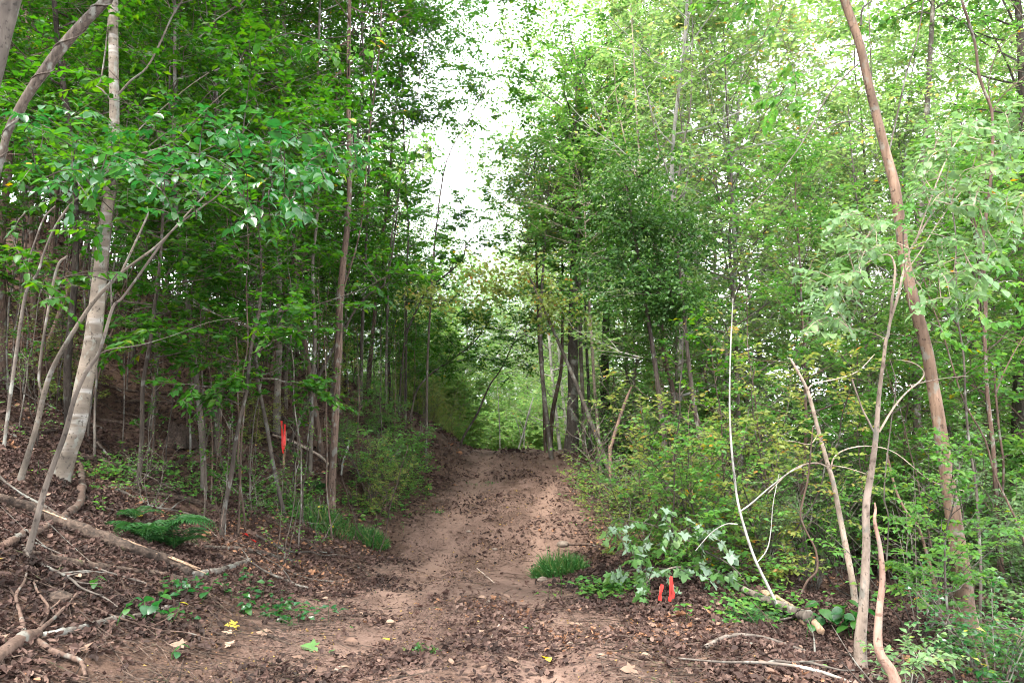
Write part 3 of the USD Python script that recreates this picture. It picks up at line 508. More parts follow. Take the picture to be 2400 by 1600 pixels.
hero('grey_sapling', 'wiry grey sapling between the orange-brown trunk and the slim dark tree', 'sapling', [(2235, 1570, 8), (2225, 1480, 8), (2215, 1350, 7), (2217, 1250, 6), (2235, 1180, 5), (2250, 1080, 3)], 'bark_grey', d=6.2, seed=51, cr=dict(start=.4, spread=.5, nb=10, ntw=4, leaf=.06), leaf='leaf_mid')
hero('hanging_vine', 'hanging thin vine just right of the forked tree', 'vine', [(2078, 1320, 5), (2080, 1280, 5), (2082, 1210, 5), (2072, 1165, 5), (2078, 1080, 5), (2090, 980, 4), (2100, 900, 4), (2085, 840, 3)], 'bark_grey', d=7.2, seed=52, root=False)
hero('dead_snag', 'leaning dead snag with a broken top beyond the right bank', 'snag', [(1430, 1052, 13), (1433, 1044, 12), (1446, 1000, 13), (1458, 963, 13), (1470, 930, 11), (1481, 904, 6)], 'bark_pink', d=14.5, seed=53)
for k, (lab, pts, lk, dd, ex, cr) in enumerate([
    ('stout grey trunk on the mound where the track tops the crest', [(1340, 1045, 29), (1342, 1006, 25), (1343, 930, 22), (1343, 853, 22), (1343, 760, 20), (1345, 640, 18), (1350, 480, 15)], 'bark_grey', 18.0, 4, 2.8),
    ('slim trunk at the right shoulder of the crest, leftmost there', [(1279, 1056, 10), (1278, 1044, 9), (1274, 930, 8), (1267, 853, 7), (1262, 764, 7), (1258, 640, 6)], 'bark_brown', 18.6, 3, 1.8),
    ('gently curved trunk between the crest shoulder and the stout grey trunk', [(1290, 1050, 13), (1290, 1032, 12), (1295, 968, 11), (1305, 917, 10), (1315, 866, 9), (1318, 802, 8), (1318, 700, 7)], 'bark_brown', 19.2, 3, 2.),
    ('pale thin trunk touching the stout grey trunk on its right', [(1371, 1050, 12), (1369, 1035, 11), (1366, 930, 10), (1362, 853, 10), (1360, 777, 10), (1359, 713, 9), (1355, 560, 7)], 'bark_pale', 17.2, 3, 2.),
    ('thin trunk second to the right of the stout grey trunk', [(1383, 1030, 9), (1382, 993, 9), (1379, 904, 8), (1373, 777, 7), (1368, 640, 6)], 'bark_grey', 18.2, 3, 1.8),
    ('slim knobbly trunk at the right edge of the track before the crest', [(1408, 1110, 11), (1407, 1095, 10), (1401, 993, 9), (1394, 917, 8), (1387, 802, 8), (1382, 720, 7), (1375, 600, 5)], 'bark_tan', 14.2, 2, 1.4),
    ('massive dark trunk in the shade beyond the dead snag', [(1424, 1040, 24), (1422, 1006, 21), (1417, 904, 20), (1420, 771, 16), (1425, 600, 14)], 'bark_dark', 20.5, 5, 2.8),
    ('pale spreading tree forking like a fan high over the right undergrowth', [(1560, 1150, 15), (1552, 900, 14), (1540, 650, 12), (1527, 536, 10), (1506, 434, 9), (1496, 332, 8), (1490, 230, 7), (1488, 179, 6), (1478, 0, 5)], 'bark_tan', 13., 2, 1.5),
    ('slim tree forking upward right of the fan-shaped pale tree', [(1590, 1120, 13), (1586, 900, 12), (1580, 515, 9), (1588, 434, 8), (1603, 332, 7), (1618, 255, 6), (1623, 102, 5), (1621, 0, 4)], 'bark_grey', 13.6, 2, 1.5),
    ('brown trunk half hidden in leaves far right of the fan-shaped tree', [(2150, 1000, 22), (2148, 760, 21), (2155, 520, 20), (2170, 300, 18), (2184, 60, 16)], 'bark_grey', 15., 3, 2.4),
    ('deep brown trunk in shade at the right edge behind the slim dark tree', [(2395, 1330, 52), (2392, 1150, 46), (2396, 900, 40), (2405, 600, 36)], 'bark_dark', 10.5, 6, 2.4)]):
    br = ()
    if k == 7: br = [[(1512, 445, 6), (1480, 385, 6), (1445, 357, 5), (1404, 280, 5), (1358, 168, 4), (1335, 60, 3)], [(1500, 444, 5), (1470, 350, 5), (1445, 230, 4), (1438, 120, 3)], [(1514, 450, 5), (1545, 360, 4), (1580, 300, 4), (1600, 200, 3)], [(1404, 280, 4), (1420, 240, 3), (1450, 200, 3)]]
    if k == 8: br = [[(1582, 465, 6), (1560, 390, 5), (1545, 347, 5), (1526, 265, 4), (1516, 214, 3)], [(1598, 306, 5), (1593, 255, 4), (1577, 143, 3)], [(1584, 480, 5), (1610, 430, 4), (1640, 370, 3)], [(1582, 475, 5), (1620, 440, 4), (1700, 380, 3), (1760, 300, 3)]]
    if k < 7: pts = [(a_, b_, w_ * 1.45) for a_, b_, w_ in pts]
    hero('forest_tree', lab, 'tree', pts, lk, d=dd, ext=ex, branches=br, cr=dict(start=.42 if k not in (7, 8) else .55, spread=cr, nb=30 if k not in (7, 8) else 18, leaf=.11), leaf='leaf_bright' if k in (7, 8) else 'leaf_mid', seed=60 + k)
hero('hanging_vine', 'black hooked vine at the foot of the stout grey trunk', 'vine', [(1356, 1058, 6), (1342, 1034, 6), (1352, 1018, 6), (1362, 1000, 5), (1367, 940, 4)], 'bark_dark', d=17.0, seed=80, root=False)

for k, (lab, pts, br) in enumerate([('pale cut sapling leaning right in the bright glade beyond the crest', [(1208, 1075, 7), (1222, 1030, 6), (1237, 975, 6), (1250, 930, 4)], [[(1222, 1030, 3), (1212, 990, 3), (1198, 965, 2)]]), ('thin pale upright stem in the bright glade beyond the crest', [(1172, 1070, 5), (1171, 1000, 4), (1168, 940, 3), (1166, 905, 2)], []), ('second pale cut stem crossing the leaning one in the glade', [(1228, 1070, 5), (1230, 1010, 4), (1243, 960, 3)], [[(1230, 1012, 3), (1218, 985, 2)]])]):
    hero('pale_sapling', lab, 'sapling', pts, 'bark_white', d=23.5 + k, branches=br, seed=110 + k)
# dark vine-clad bower right of centre and a twiggy leafless tree behind it
def clad(name, label, u, v, d, ru, rv, n, leaf_, lk, seed, size, cat='tree', tw=160, trunk=True, foot=None):
    rng = np.random.default_rng(seed); c = P(u, v, d); f_ = P(foot or u, v, d); g = onground(f_[0], f_[1]); o = thing(name, label, cat, g)
    li, fo = MB(), MB(); r = np.array([ru, ru * .8, rv]) / FP * d
    sub = c + np.clip(rng.normal(0, .5, (max(5, tw // 22), 3)), -1.1, 1.1) * r; own = rng.integers(0, len(sub), tw)
    e = sub[own] + rng.normal(0, .36, (tw, 3)) * [1, 1, .6]; e[:, 2] = np.maximum(e[:, 2], height(e[:, 0], e[:, 1]) + .1)
    a = e + (sub[own] - e) * rng.uniform(.5, 1., (tw, 1)) + (c - e) * .12 - UP * .08
    sticks(li, a, e, np.full(tw, .006), np.full(tw, .002))
    if trunk: tube(MB(), catmull([g - UP * .2, g * .5 + c * .5 + rng.normal(0, .12, 3), c + UP * r[2] * .7], 6), np.linspace(.06, .02, 13), 8, .12).build('trunk', lk, o, smooth=True, loc=g)
    ln = np.linalg.norm(e - a, axis=1)
    A = np.concatenate([a] + [e + rng.normal(0, .12, e.shape) for _ in range(4)]); D = unit(np.concatenate([e - a] + [rng.normal(0, 1, e.shape) * [1, 1, .6] - UP * .4 for _ in range(4)])); LN = np.concatenate([ln] + [np.full(tw, .45) for _ in range(4)])
    p, ax, nr, sz, rn = twig_leaves(rng, A, D, LN, n, size, .6)
    leaves(fo, p, ax, nr, sz, LEAF4, rn)
    li.build('twigs', lk, o, loc=g, kind='stuff'); fo.build('crown', leaf_, o, loc=g, kind='stuff')
    placed.append((g[0], g[1], .8))
clad('vine_thicket', 'dark vine-draped clump hanging over the right side of the track', 1470, 530, 12.0, 150, 150, 8, 'leaf_vine', 'bark_dark', 90, .085, tw=180, foot=1560)
clad('vine_thicket', 'shady leafy clump drooping below the dark vine-draped clump', 1590, 650, 11.5, 190, 90, 7, 'leaf_vine', 'bark_dark', 91, .08, tw=120, foot=1700)
clad('vine_thicket', 'yellowish leafy spray reaching left over the crest of the track', 1235, 675, 15., 190, 60, 5, 'leaf_olive', 'bark_grey', 92, .10, tw=90, foot=1440)
clad('bare_tree', 'leafless grey twiggy treetop left of the dark vine-draped clump', 1290, 470, 17., 120, 130, 1, 'leaf_olive', 'bark_grey', 93, .06, tw=520)
off = lambda x, y: x - float(XC(y))
clear_r = lambda x, y, r=2.3: uof(x, y) - r * FP / y > 1045
clear_l = lambda x, y, r=1.9: uof(x, y) + r * FP / y < 1105
left = lambda x, y, e=2.6: off(x, y) < -e
right = lambda x, y, e=2.4: off(x, y) > e
W1 = ['slender0', 'slender1', 'slender2', 'slender3']; W2 = ['under0', 'under1', 'under2']
def rok(x, y, e, near=13.5):
    u = uof(x, y)
    return right(x, y, e) and inview(x, y) and y > (24 if 1190 < u < 1445 else 14.5 if u < 1680 else near)
def glade(x, y): return abs(off(x, y)) < (10 if off(x, y) > 0 else 8) and 21.5 < y < 62
scatter(26, (-9, -2.6), (9.5, 19), 1.1, lambda x, y: left(x, y, 2.9) and clear_l(x, y) and inview(x, y), W1, (.75, 1.1), 'forest_tree', 'slender bank trees', 'tree', 'slender trees on the left bank')
scatter(66, (-30, -3), (12, 36), 1.5, lambda x, y: left(x, y, 3.2) and clear_l(x, y) and inview(x, y) and not glade(x, y), W1, (.85, 1.3), 'forest_tree', 'tall slender trees', 'tree', 'slender trees in the left hillside wood')
scatter(50, (-22, -3), (8.5, 28), 1.2, lambda x, y: left(x, y, 2.8) and clear_l(x, y, 1.0) and inview(x, y), W2, (.7, 1.2), 'understorey_tree', 'small understorey trees', 'tree', 'understorey trees on the left hillside')
scatter(16, (1.2, 9), (17, 34), 1.6, lambda x, y: 1.7 < off(x, y) < 7 and clear_r(x, y) and y > (24 if uof(x, y) < 1445 else 16), ['bright1', 'bright2'], (1.05, 1.35), 'forest_tree', 'tall overhanging trees', 'tree', 'tall trees overhanging the track on the right', 1.5)
scatter(36, (1.2, 22), (13.5, 31), 1.8, lambda x, y: rok(x, y, 2.3) and clear_r(x, y) and not glade(x, y), ['bright0', 'bright1', 'bright2', 'bright0', 'bright1', 'olive0'], (.8, 1.15), 'forest_tree', 'yellow-green trees', 'tree', 'bright trees in the wood on the right')
scatter(34, (1.5, 22), (11.5, 28), 1.5, lambda x, y: rok(x, y, 2.5, 11.5) and clear_r(x, y, 1.6) and not glade(x, y), ['mid0', 'mid1', 'mid2'], (.6, 1.1), 'forest_tree', 'bushy green trees', 'tree', 'bushy green trees in the wood on the right')
scatter(56, (-9, 12), (27, 58), 1.3, lambda x, y: (abs(off(x, y)) > 1.6 or y > 40), ['glade0', 'glade1'], (.6, 1.1), 'shrub', 'bright bushes', 'shrub', 'bright bushes beyond the crest')
scatter(44, (-8, 7), (42, 64), 1.45, lambda x, y: True, ['bright0', 'bright1', 'mid2'], (1.0, 1.3), 'forest_tree', 'far-end trees', 'tree', 'trees closing the far end of the track')
scatter(40, (-24, 24), (56, 92), 2.4, lambda x, y: inview(x, y), ['bright0', 'bright1', 'bright2', 'mid2', 'slender2'], (.9, 1.3), 'forest_tree', 'far pale trees', 'tree', 'trees beyond the crest')
scatter(74, (1.6, 18), (8.5, 26), .8, lambda x, y: right(x, y, 2.2) and inview(x, y) and not (1820 < uof(x, y) < 2260 and y < 12), ['shrub0', 'shrub1', 'shrub2'], (.6, 1.15), 'shrub', 'leafy shrubs', 'shrub', 'shrubs in the undergrowth on the right', 6)
scatter(24, (-9, -1.4), (10.5, 25), .7, lambda x, y: left(x, y, 1.7) and inview(x, y), ['shrub0', 'shrub2'], (.3, .65), 'shrub', 'low shrubs', 'shrub', 'low shrubs on the left bank', 6)
scatter(200, (-13, -2), (9.0, 21), .22, lambda x, y: left(x, y, 2.1) and inview(x, y, 0), [f'stem{i}' for i in range(5)], (.6, 1.1), 'sapling', 'thin wiry saplings', 'sapling', 'thin saplings on the left hillside', 4)
scatter(60, (1.5, 14), (8.0, 20), .4, lambda x, y: right(x, y, 1.8) and inview(x, y), [f'stem{i}' for i in range(5)], (.7, 1.2), 'sapling', 'thin wiry saplings', 'sapling', 'thin saplings in the right undergrowth', 9)
scatter(34, (-34, -9), (20, 44), 1.5, lambda x, y: inview(x, y), ['under0', 'under1', 'under2', 'mid0'], (.9, 1.4), 'understorey_tree', 'hilltop understorey trees', 'tree', 'understorey trees near the hilltop')
scatter(16, (2, 12), (8.6, 14), 1.0, lambda x, y: right(x, y, 2.4) and inview(x, y) and uof(x, y) > 1620, ['veil0', 'veil1', 'veil2'], (.7, 1.1), 'understorey_tree', 'thin pale understorey trees', 'tree', 'understorey trees on the right', 10)
scatter(46, (1.5, 14), (8.2, 17), .4, lambda x, y: right(x, y, 1.7) and inview(x, y), ['brush0', 'brush1', 'brush2'], (.7, 1.2), 'brush', 'bare twiggy brush', 'brush', 'twiggy brush in the right undergrowth', 14)
scatter(26, (-9, -2), (8.6, 18), .5, lambda x, y: left(x, y, 1.9) and inview(x, y), ['brush0', 'brush2'], (.35, .75), 'brush', 'dark twiggy brush', 'brush', 'twiggy brush on the left bank', 14)
scatter(16, (-8, -1.2), (8.5, 19), .3, lambda x, y: -4 < off(x, y) < -1.6 and inview(x, y), ['weed0', 'weed1', 'weed2'], (.6, 1.3), 'dead_weed', 'dry weeds', 'dead weed', 'dry weed stems on the left bank', 22)
ORD = ['leftmost', 'second', 'third', 'fourth', 'fifth', 'sixth', 'seventh', 'eighth', 'ninth', 'tenth', 'eleventh', 'twelfth', 'thirteenth', 'fourteenth', 'fifteenth', 'sixteenth', 'seventeenth', 'eighteenth', 'nineteenth', 'twentieth']
MARKS = [(50, 'at the left edge of the photo'), (130, 'left of the pale banded tree'), (230, 'behind the pale banded tree'), (330, 'right of the pale banded tree'), (430, 'behind the broken stump'), (520, 'right of the broken stump'), (610, 'left of the ribboned stake'), (700, 'around the left ribboned stake'), (775, 'left of the tall dark tree'), (880, 'right of the tall dark tree'), (980, 'by the steep left bank'), (1080, 'left above the crest'), (1190, 'over the crest middle'), (1330, 'left of the stout trunk'), (1450, 'right of the stout trunk'),
         (1640, 'behind the cut maple branch'), (1820, 'behind the curved white sapling'), (2000, 'behind the leaning snapped trunk'), (2140, 'behind the forked tree'), (2290, 'behind the orange-brown trunk'), (9999, 'at the right edge of the photo')]
bins = {}
for c in COPIES:
    u, y = c[1], c[2]; bk = next(m for lim, m in MARKS if u < lim)
    dp = 'near' if y < 14 else 'mid-distance' if y < 26 else 'distant'
    bins.setdefault((c[3], bk.replace(' in the photo', '').replace(' of the photo', ''), dp), []).append(c)
for (kind, mk, dp), cs in bins.items():
    for i, c in enumerate(sorted(cs, key=lambda c: c[1])):
        pos = 'lone' if len(cs) == 1 else ORD[min(i, 19)] + ('' if i == 0 else ' from left')
        tag(c[0], f'{pos} of the {dp} {kind} {mk}')
# ------------------------------------------------------------------ fallen wood
def lie(pts, lift=.75):
    p, r = [], []
    for u, v, w in pts:
        d = G(u, v); q = P(u, v, d); rad = w / 2 / FP * d * 1.12
        p.append([q[0], q[1], float(height(q[0], q[1])) + rad * lift]); r.append(rad)
    return np.array(p), np.array(r)
def wood(name, label, cat, look, runs, lifts=None, rough=.14, seed=1, group=None, sides=9):
    o = None
    for k, run in enumerate(runs):
        p, r = lie(run, 1.0 if lifts is None else max(1.0, lifts[k])); ps = catmull(p, 9); ps[1:-1] += np.random.default_rng(seed + k).normal(0, .08, (len(ps) - 2, 3)) * r.mean(); rs = np.interp(np.linspace(0, len(p) - 1, len(ps)), np.arange(len(p)), r)
        if k and len(run) > 1: ps[:, 2] += np.linspace(.0, .03, len(ps))
        if o is None: base = p[0]; o = thing(name, label, cat, base, group)
        rs = rs * (1 + .45 * np.exp(-((np.arange(len(rs)) % 13 - 6) / .9) ** 2) * np.random.default_rng(seed).uniform(0, 1)); tube(MB(), ps, rs, 12 if rs.max() > .02 else 6, rough * 1.9, seed + k).build('log' if k == 0 else 'branch', look, o, smooth=True, loc=base)
    return o, base
o, b = wood('fallen_log', 'thick split fallen log lying diagonally across the lower left', 'log', 'wood_dead', [[(-30, 1165, 20), (0, 1180, 21), (64, 1202, 22), (128, 1234, 24), (191, 1256, 25), (255, 1279, 25), (319, 1304, 24), (400, 1330, 22), (446, 1356, 19)]], seed=3, rough=.22)
rng = np.random.default_rng(5); sp = MB()
p, r = lie([(128, 1234, 24), (255, 1279, 25), (400, 1330, 22), (450, 1358, 18)])
for k in range(14):
    t = rng.uniform(0, 1); q = np.array([np.interp(t * 3, range(4), p[:, i]) for i in range(3)]); d_ = unit(p[-1] - p[0]); a_ = rng.uniform(-.2, 2.2)
    q = q + np.cross(d_, UP) * -.040 * math.cos(a_) + UP * (.042 * math.sin(a_) + .02)
    tube(sp, np.array([q - d_ * rng.uniform(.1, .3), q, q + d_ * rng.uniform(.1, .3)]), [.003, .009, .003], 5, .1, k)
sp.build('splinters', 'wood_split', o, loc=b, kind='stuff')
wood('fallen_branch', 'long dark fallen branch parallel below the thick split log', 'branch', 'wood_dead', [[(64, 1300, 10), (143, 1320, 14), (223, 1336, 14), (287, 1342, 12), (340, 1346, 11), (400, 1358, 12), (450, 1366, 10), (490, 1387, 7)]], seed=8)
wood('fallen_branch', 'grey branch running right from the end of the thick split log', 'branch', 'bark_grey', [[(450, 1356, 14), (510, 1346, 14), (551, 1333, 12), (592, 1315, 9)]], seed=12)
wood('fallen_branch', 'pale smooth pole lying on leaf litter at the lower left', 'branch', 'bark_grey', [[(100, 1497, 13), (168, 1484, 13), (255, 1463, 12), (332, 1450, 11), (383, 1433, 9), (434, 1407, 7)]], lifts=[1.1], seed=15)
wood('root_tangle', 'forking dead root tangle in the lower left corner', 'root', 'bark_rust', [[(-25, 1568, 25), (0, 1550, 24), (51, 1514, 26), (84, 1499, 19), (95, 1492, 10)], [(80, 1502, 12), (117, 1535, 12), (173, 1555, 10), (189, 1570, 8), (198, 1598, 6)], [(58, 1508, 9), (46, 1453, 8), (36, 1412, 6), (56, 1376, 5), (64, 1341, 4)],
     [(82, 1500, 9), (122, 1468, 8), (153, 1438, 6), (179, 1407, 4)], [(84, 1496, 8), (112, 1440, 6), (90, 1407, 5), (77, 1382, 4)], [(36, 1412, 4), (20, 1392, 4), (0, 1388, 3)], [(112, 1440, 4), (140, 1420, 4), (150, 1385, 3)]], lifts=[1.0, 1.0, 2.4, 2.6, 2.4, 3, 4], seed=18, rough=.18)
wood('fallen_branch', 'dark thin stick pointing at the track beyond the split log', 'branch', 'bark_dark', [[(429, 1280, 8), (485, 1287, 8), (541, 1290, 8), (600, 1297, 8), (655, 1310, 7), (706, 1325, 6)]], seed=23)
wood('fallen_branch', 'curved dark limb on the slope below the stump', 'branch', 'wood_dead', [[(179, 1081, 8), (230, 1083, 12), (265, 1101, 13), (332, 1106, 13), (388, 1104, 11), (423, 1086, 8), (469, 1052, 5)]], lifts=[1.3], seed=25)
wood('exposed_root', 'reddish crooked root piece below the pale banded tree', 'root', 'bark_rust', [[(176, 1080, 12), (189, 1112, 13), (190, 1150, 15), (184, 1190, 15), (148, 1218, 13)]], lifts=[1.1], seed=28, rough=.2)
wood('fallen_branch', 'mossy half-buried stick in the green patch on the left slope', 'branch', 'wood_dead', [[(255, 1147, 7), (306, 1152, 8), (378, 1165, 10), (459, 1183, 11), (535, 1210, 10)]], seed=30)
wood('broken_log', 'short pale broken log end sticking out left under the split log', 'log', 'bark_rust', [[(4, 1290, 14), (28, 1280, 16), (55, 1262, 16), (82, 1258, 14), (112, 1237, 13)]], lifts=[1.2], seed=32, rough=.22)
for k, (lab, run) in enumerate([('long straight dead pole high on the left slope', [(270, 945, 6), (340, 946, 6), (430, 948, 6), (512, 950, 5)]), ('dead pole lying across the slope above the curved dark limb', [(217, 984, 6), (280, 993, 6), (356, 1008, 6)]),
    ('short dead stick on the slope right of the stump', [(450, 1010, 5), (500, 1024, 5), (545, 1030, 4)]), ('dead pole on the slope at left behind the leaning saplings', [(10, 1010, 6), (70, 1018, 6), (140, 1010, 5)]), ('dead pole lying uphill behind the pale banded tree', [(230, 902, 5), (300, 918, 5), (390, 925, 5)])]):
    wood('dead_pole', lab, 'branch', 'wood_dead', [run], seed=35 + k)
wood('fallen_log', 'pale fallen trunk lying downhill right of the track', 'log', 'bark_grey', [[(1588, 1280, 8), (1634, 1310, 10), (1659, 1336, 10), (1685, 1361, 11), (1736, 1392, 12), (1776, 1416, 14), (1812, 1435, 17), (1860, 1460, 20), (1900, 1476, 22)]], lifts=[2.2], seed=40, rough=.08)
wood('fallen_log', 'freshly split tan log end under the white sapling', 'log', 'wood_split', [[(1790, 1402, 15), (1830, 1432, 22), (1868, 1456, 24), (1893, 1474, 17)]], lifts=[1.3], seed=42, rough=.2)
wood('wood_splinter', 'reddish upright splintered chunk at the end of the pale fallen trunk', 'stump', 'wood_split', [[(1902, 1462, 9), (1912, 1482, 13), (1926, 1500, 14)]], lifts=[2.5], seed=44, rough=.25)
wood('fallen_log', 'grey weathered log in the undergrowth behind the rusty vine-wrapped trunk', 'log', 'bark_grey', [[(1495, 1125, 7), (1540, 1140, 8), (1590, 1156, 7)]], lifts=[1.5], seed=46)
wood('fallen_log', 'dark mossy log lower in the undergrowth behind the cut maple branch', 'log', 'wood_dead', [[(1490, 1140, 7), (1530, 1160, 8), (1590, 1185, 7)]], lifts=[1.2], seed=47)
wood('fallen_branch', 'brown stick on the leaf litter in front of the two ribbons', 'branch', 'wood_dead', [[(1462, 1431, 6), (1500, 1431, 8), (1540, 1432, 8), (1566, 1434, 6)]], lifts=[1.2], seed=48)
wood('fallen_branch', 'long brown stick on the leaf bank at lower right', 'branch', 'wood_dead', [[(1789, 1545, 6), (1860, 1555, 7), (1923, 1566, 8), (2000, 1580, 7), (2068, 1592, 6)]], lifts=[1.3], seed=49)
wood('fallen_branch', 'half-buried branch crossing the leaf bank at lower right', 'branch', 'bark_rust', [[(1690, 1508, 8), (1760, 1517, 10), (1835, 1533, 9), (1890, 1560, 6)]], seed=50)
for k, (lab, lk, run, li_) in enumerate([
    ('thin straight twig lying on the clay in the middle of the track', 'bark_tan', [(1118, 1334, 3), (1138, 1350, 3), (1158, 1366, 2)], 1.), ('slanting twig on the track near the bottom of the photo', 'bark_tan', [(1187, 1438, 3), (1170, 1465, 3), (1151, 1496, 3)], 1.),
    ('hooked twig on the right half of the track', 'bark_rust', [(1252, 1490, 3), (1262, 1478, 3), (1285, 1476, 3), (1303, 1480, 3), (1308, 1490, 2)], 1.), ('stick at the right edge of the track beyond the grass tuft', 'bark_rust', [(1335, 1278, 4), (1380, 1280, 5), (1415, 1286, 3)], 1.),
    ('short dark twig left of centre on the track', 'bark_dark', [(838, 1330, 3), (855, 1342, 4), (874, 1356, 3)], 1.), ('long pale twig leaning over the two ribbons', 'bark_tan', [(1510, 1386, 3), (1540, 1366, 4), (1580, 1352, 4), (1630, 1342, 3), (1690, 1318, 2)], 9.),
    ('bowed white stick standing in the brush right of the tall dark tree', 'bark_white', [(799, 1140, 4), (803, 1110, 4), (812, 1085, 4), (817, 1060, 4)], 12.), ('pale pole propped against the tall dark tree', 'bark_tan', [(638, 1040, 4), (684, 1060, 5), (743, 1090, 5), (771, 1110, 4)], 9.),
    ('brown twig at the bottom centre right of the track', 'wood_dead', [(1340, 1495, 4), (1400, 1480, 4), (1450, 1462, 3)], 1.), ('short brown twig beside the low plants at lower left', 'wood_dead', [(600, 1475, 5), (640, 1497, 6), (680, 1512, 4)], 1.)]):
    wood('fallen_twig', lab, 'twig', lk, [run], lifts=[li_], seed=60 + k, rough=.05)
rng = np.random.default_rng(77); spots = []
for k in range(400):
    y = rng.uniform(4.6, 15); x = rng.uniform(-.7, .7) * y; s_ = x - float(XC(y))
    if (-7 < s_ < -1.7 or 1.8 < s_ < 4.5) and len(spots) < 46 and all((x - a) ** 2 + (y - b_) ** 2 > .35 for a, b_ in spots): spots.append((x, y))
spots.sort(key=lambda q: q[0] / q[1]); nl, nr_ = 0, 0
WORDS = ['first', 'second', 'third', 'fourth', 'fifth', 'sixth', 'seventh', 'eighth', 'ninth', 'tenth']
zone = {}
for x, y in spots:
    sd = 'left bank' if x < XC(y) else 'right bank'; zn = f'{sd} ' + ('near the bottom edge' if y < 7 else 'beyond the long logs' if y < 10.5 and sd == 'left bank' else 'further up'); i = zone.get(zn, 0); zone[zn] = i + 1
    az = rng.uniform(-.5, .5) + (math.pi if rng.uniform() < .5 else 0); l = rng.uniform(.5, 1.7); n = 7; t = np.linspace(0, 1, n); cur = np.cumsum(rng.normal(0, .05 * l, n))
    px, py = x + np.cos(az) * l * t - np.sin(az) * cur, y + np.sin(az) * l * t + np.cos(az) * cur; r0 = rng.uniform(.007, .02)
    pts = np.column_stack([px, py, height(px, py) + r0 + .02 + rng.uniform(0, .1) * t ** 2]); base = pts[0]
    lk = ['wood_dead', 'bark_rust', 'bark_dark', 'bark_grey'][rng.integers(4)]
    o = thing('fallen_branch', f'{WORDS[min(i, 9)]} small forked fallen branch from left on the {zn}', 'branch', base, 'small fallen branches on the banks')
    ps = catmull(pts, 4); tube(MB(), ps, np.linspace(r0, r0 * .35, len(ps)), 8, .25, int(x * 50) % 97).build('log', lk, o, smooth=True, loc=base)
    for q in range(rng.integers(1, 4)):
        j = rng.integers(5, len(ps) - 3); dd = unit(ps[j + 1] - ps[j]); sd_ = np.cross(dd, UP) * rng.choice([-1, 1]); e = ps[j] + (dd * .7 + sd_ * .7 + UP * rng.uniform(.0, .7)) * l * rng.uniform(.15, .4)
        e[2] = max(e[2], float(height(e[0], e[1])) + .01); tube(MB(), catmull([ps[j], (ps[j] + e) / 2 + rng.normal(0, .015, 3), e], 3), np.linspace(r0 * .5, .0015, 7), 6, .1).build('branch', lk, o, smooth=True, loc=base)
def stump():
    d = G(423, 1040); q = P(423, 1040, d); g = onground(q[0], q[1]); o = thing('tree_stump', 'rotten broken stump on the left slope', 'stump', g)
    rng = np.random.default_rng(3); n = 22; a = np.arange(n) * 2 * np.pi / n; r0 = 30 / FP * d; rows = []
    jag = rng.uniform(.55, 1.25, n); jag = (jag + np.roll(jag, 1)) / 2
    for t, rr in ((-.25, 1.25), (.0, 1.15), (.35, .92), (.7, .82), (1., .8)):
        z = np.where(t > .6, t * jag, t) * 44 / FP * d
        k = rr * r0 * (1 + .14 * np.sin(a * 5 + 1) + .05 * rng.normal(size=n))
        rows.append(np.stack([np.cos(a) * k, np.sin(a) * k, z], -1))
    rows.append(rows[-1] * [.68, .68, .92]); rows.append(rows[-1] * [.6, .6, .35])
    v = np.vstack(rows + [np.array([[0, 0, .03]])]); f = []
    for i in range(len(rows) - 1):
        for j in range(n): f += [(i * n + j, i * n + (j + 1) % n, (i + 1) * n + (j + 1) % n), (i * n + j, (i + 1) * n + (j + 1) % n, (i + 1) * n + j)]
    m = (len(rows) - 1) * n
    for j in range(n): f.append((m + j, m + (j + 1) % n, len(v) - 1))
    MB().add(v, np.array(f)).build('stump_wood', 'wood_dead', o, smooth=False)
    for k in range(3):
        z = rng.uniform(0, 6.28); e = np.array([math.cos(z), math.sin(z), 0]); pts = []
        for s in (.8, 1.3, 1.9, 2.4):
            x = g + e * r0 * s; pts.append([x[0], x[1], float(height(x[0], x[1])) + .03 / s])
        tube(MB(), catmull(pts, 3), np.linspace(.045, .01, 10), 7, .1, k).build('root', 'wood_dead', o, smooth=True, loc=g)
stump()
# ------------------------------------------------------------------ survey ribbons
def strip(pts, w, tw=0., seed=0):
    p = catmull(pts, 6); n = len(p); t = unit(np.gradient(p, axis=0)); rng = np.random.default_rng(seed)
    ang = tw * np.linspace(0, 1, n) + .55 * np.sin(np.linspace(0, 7, n) + seed)
    s = unit(np.cross(t, np.array([0, 1., 0.05]))); c = np.cross(t, s); w = (w * (1 + .22 * np.sin(np.linspace(0, 9, n) + seed * 2)))[:, None]; s = np.cos(ang)[:, None] * s + np.sin(ang)[:, None] * c; nn = np.cross(t, s)
    th = .0012; v = np.stack([p - s * w / 2 - nn * th, p + s * w / 2 - nn * th, p + s * w / 2 + nn * th, p - s * w / 2 + nn * th], 1).reshape(-1, 3); f = []
    for i in range(n - 1):
        for j in range(4): a, b_ = i * 4 + j, i * 4 + (j + 1) % 4; f += [(a, b_, b_ + 4), (a, b_ + 4, a + 4)]
    f += [(0, 2, 1), (0, 3, 2), (n * 4 - 4, n * 4 - 3, n * 4 - 2), (n * 4 - 4, n * 4 - 2, n * 4 - 1)]
    return MB().add(v, np.array(f))
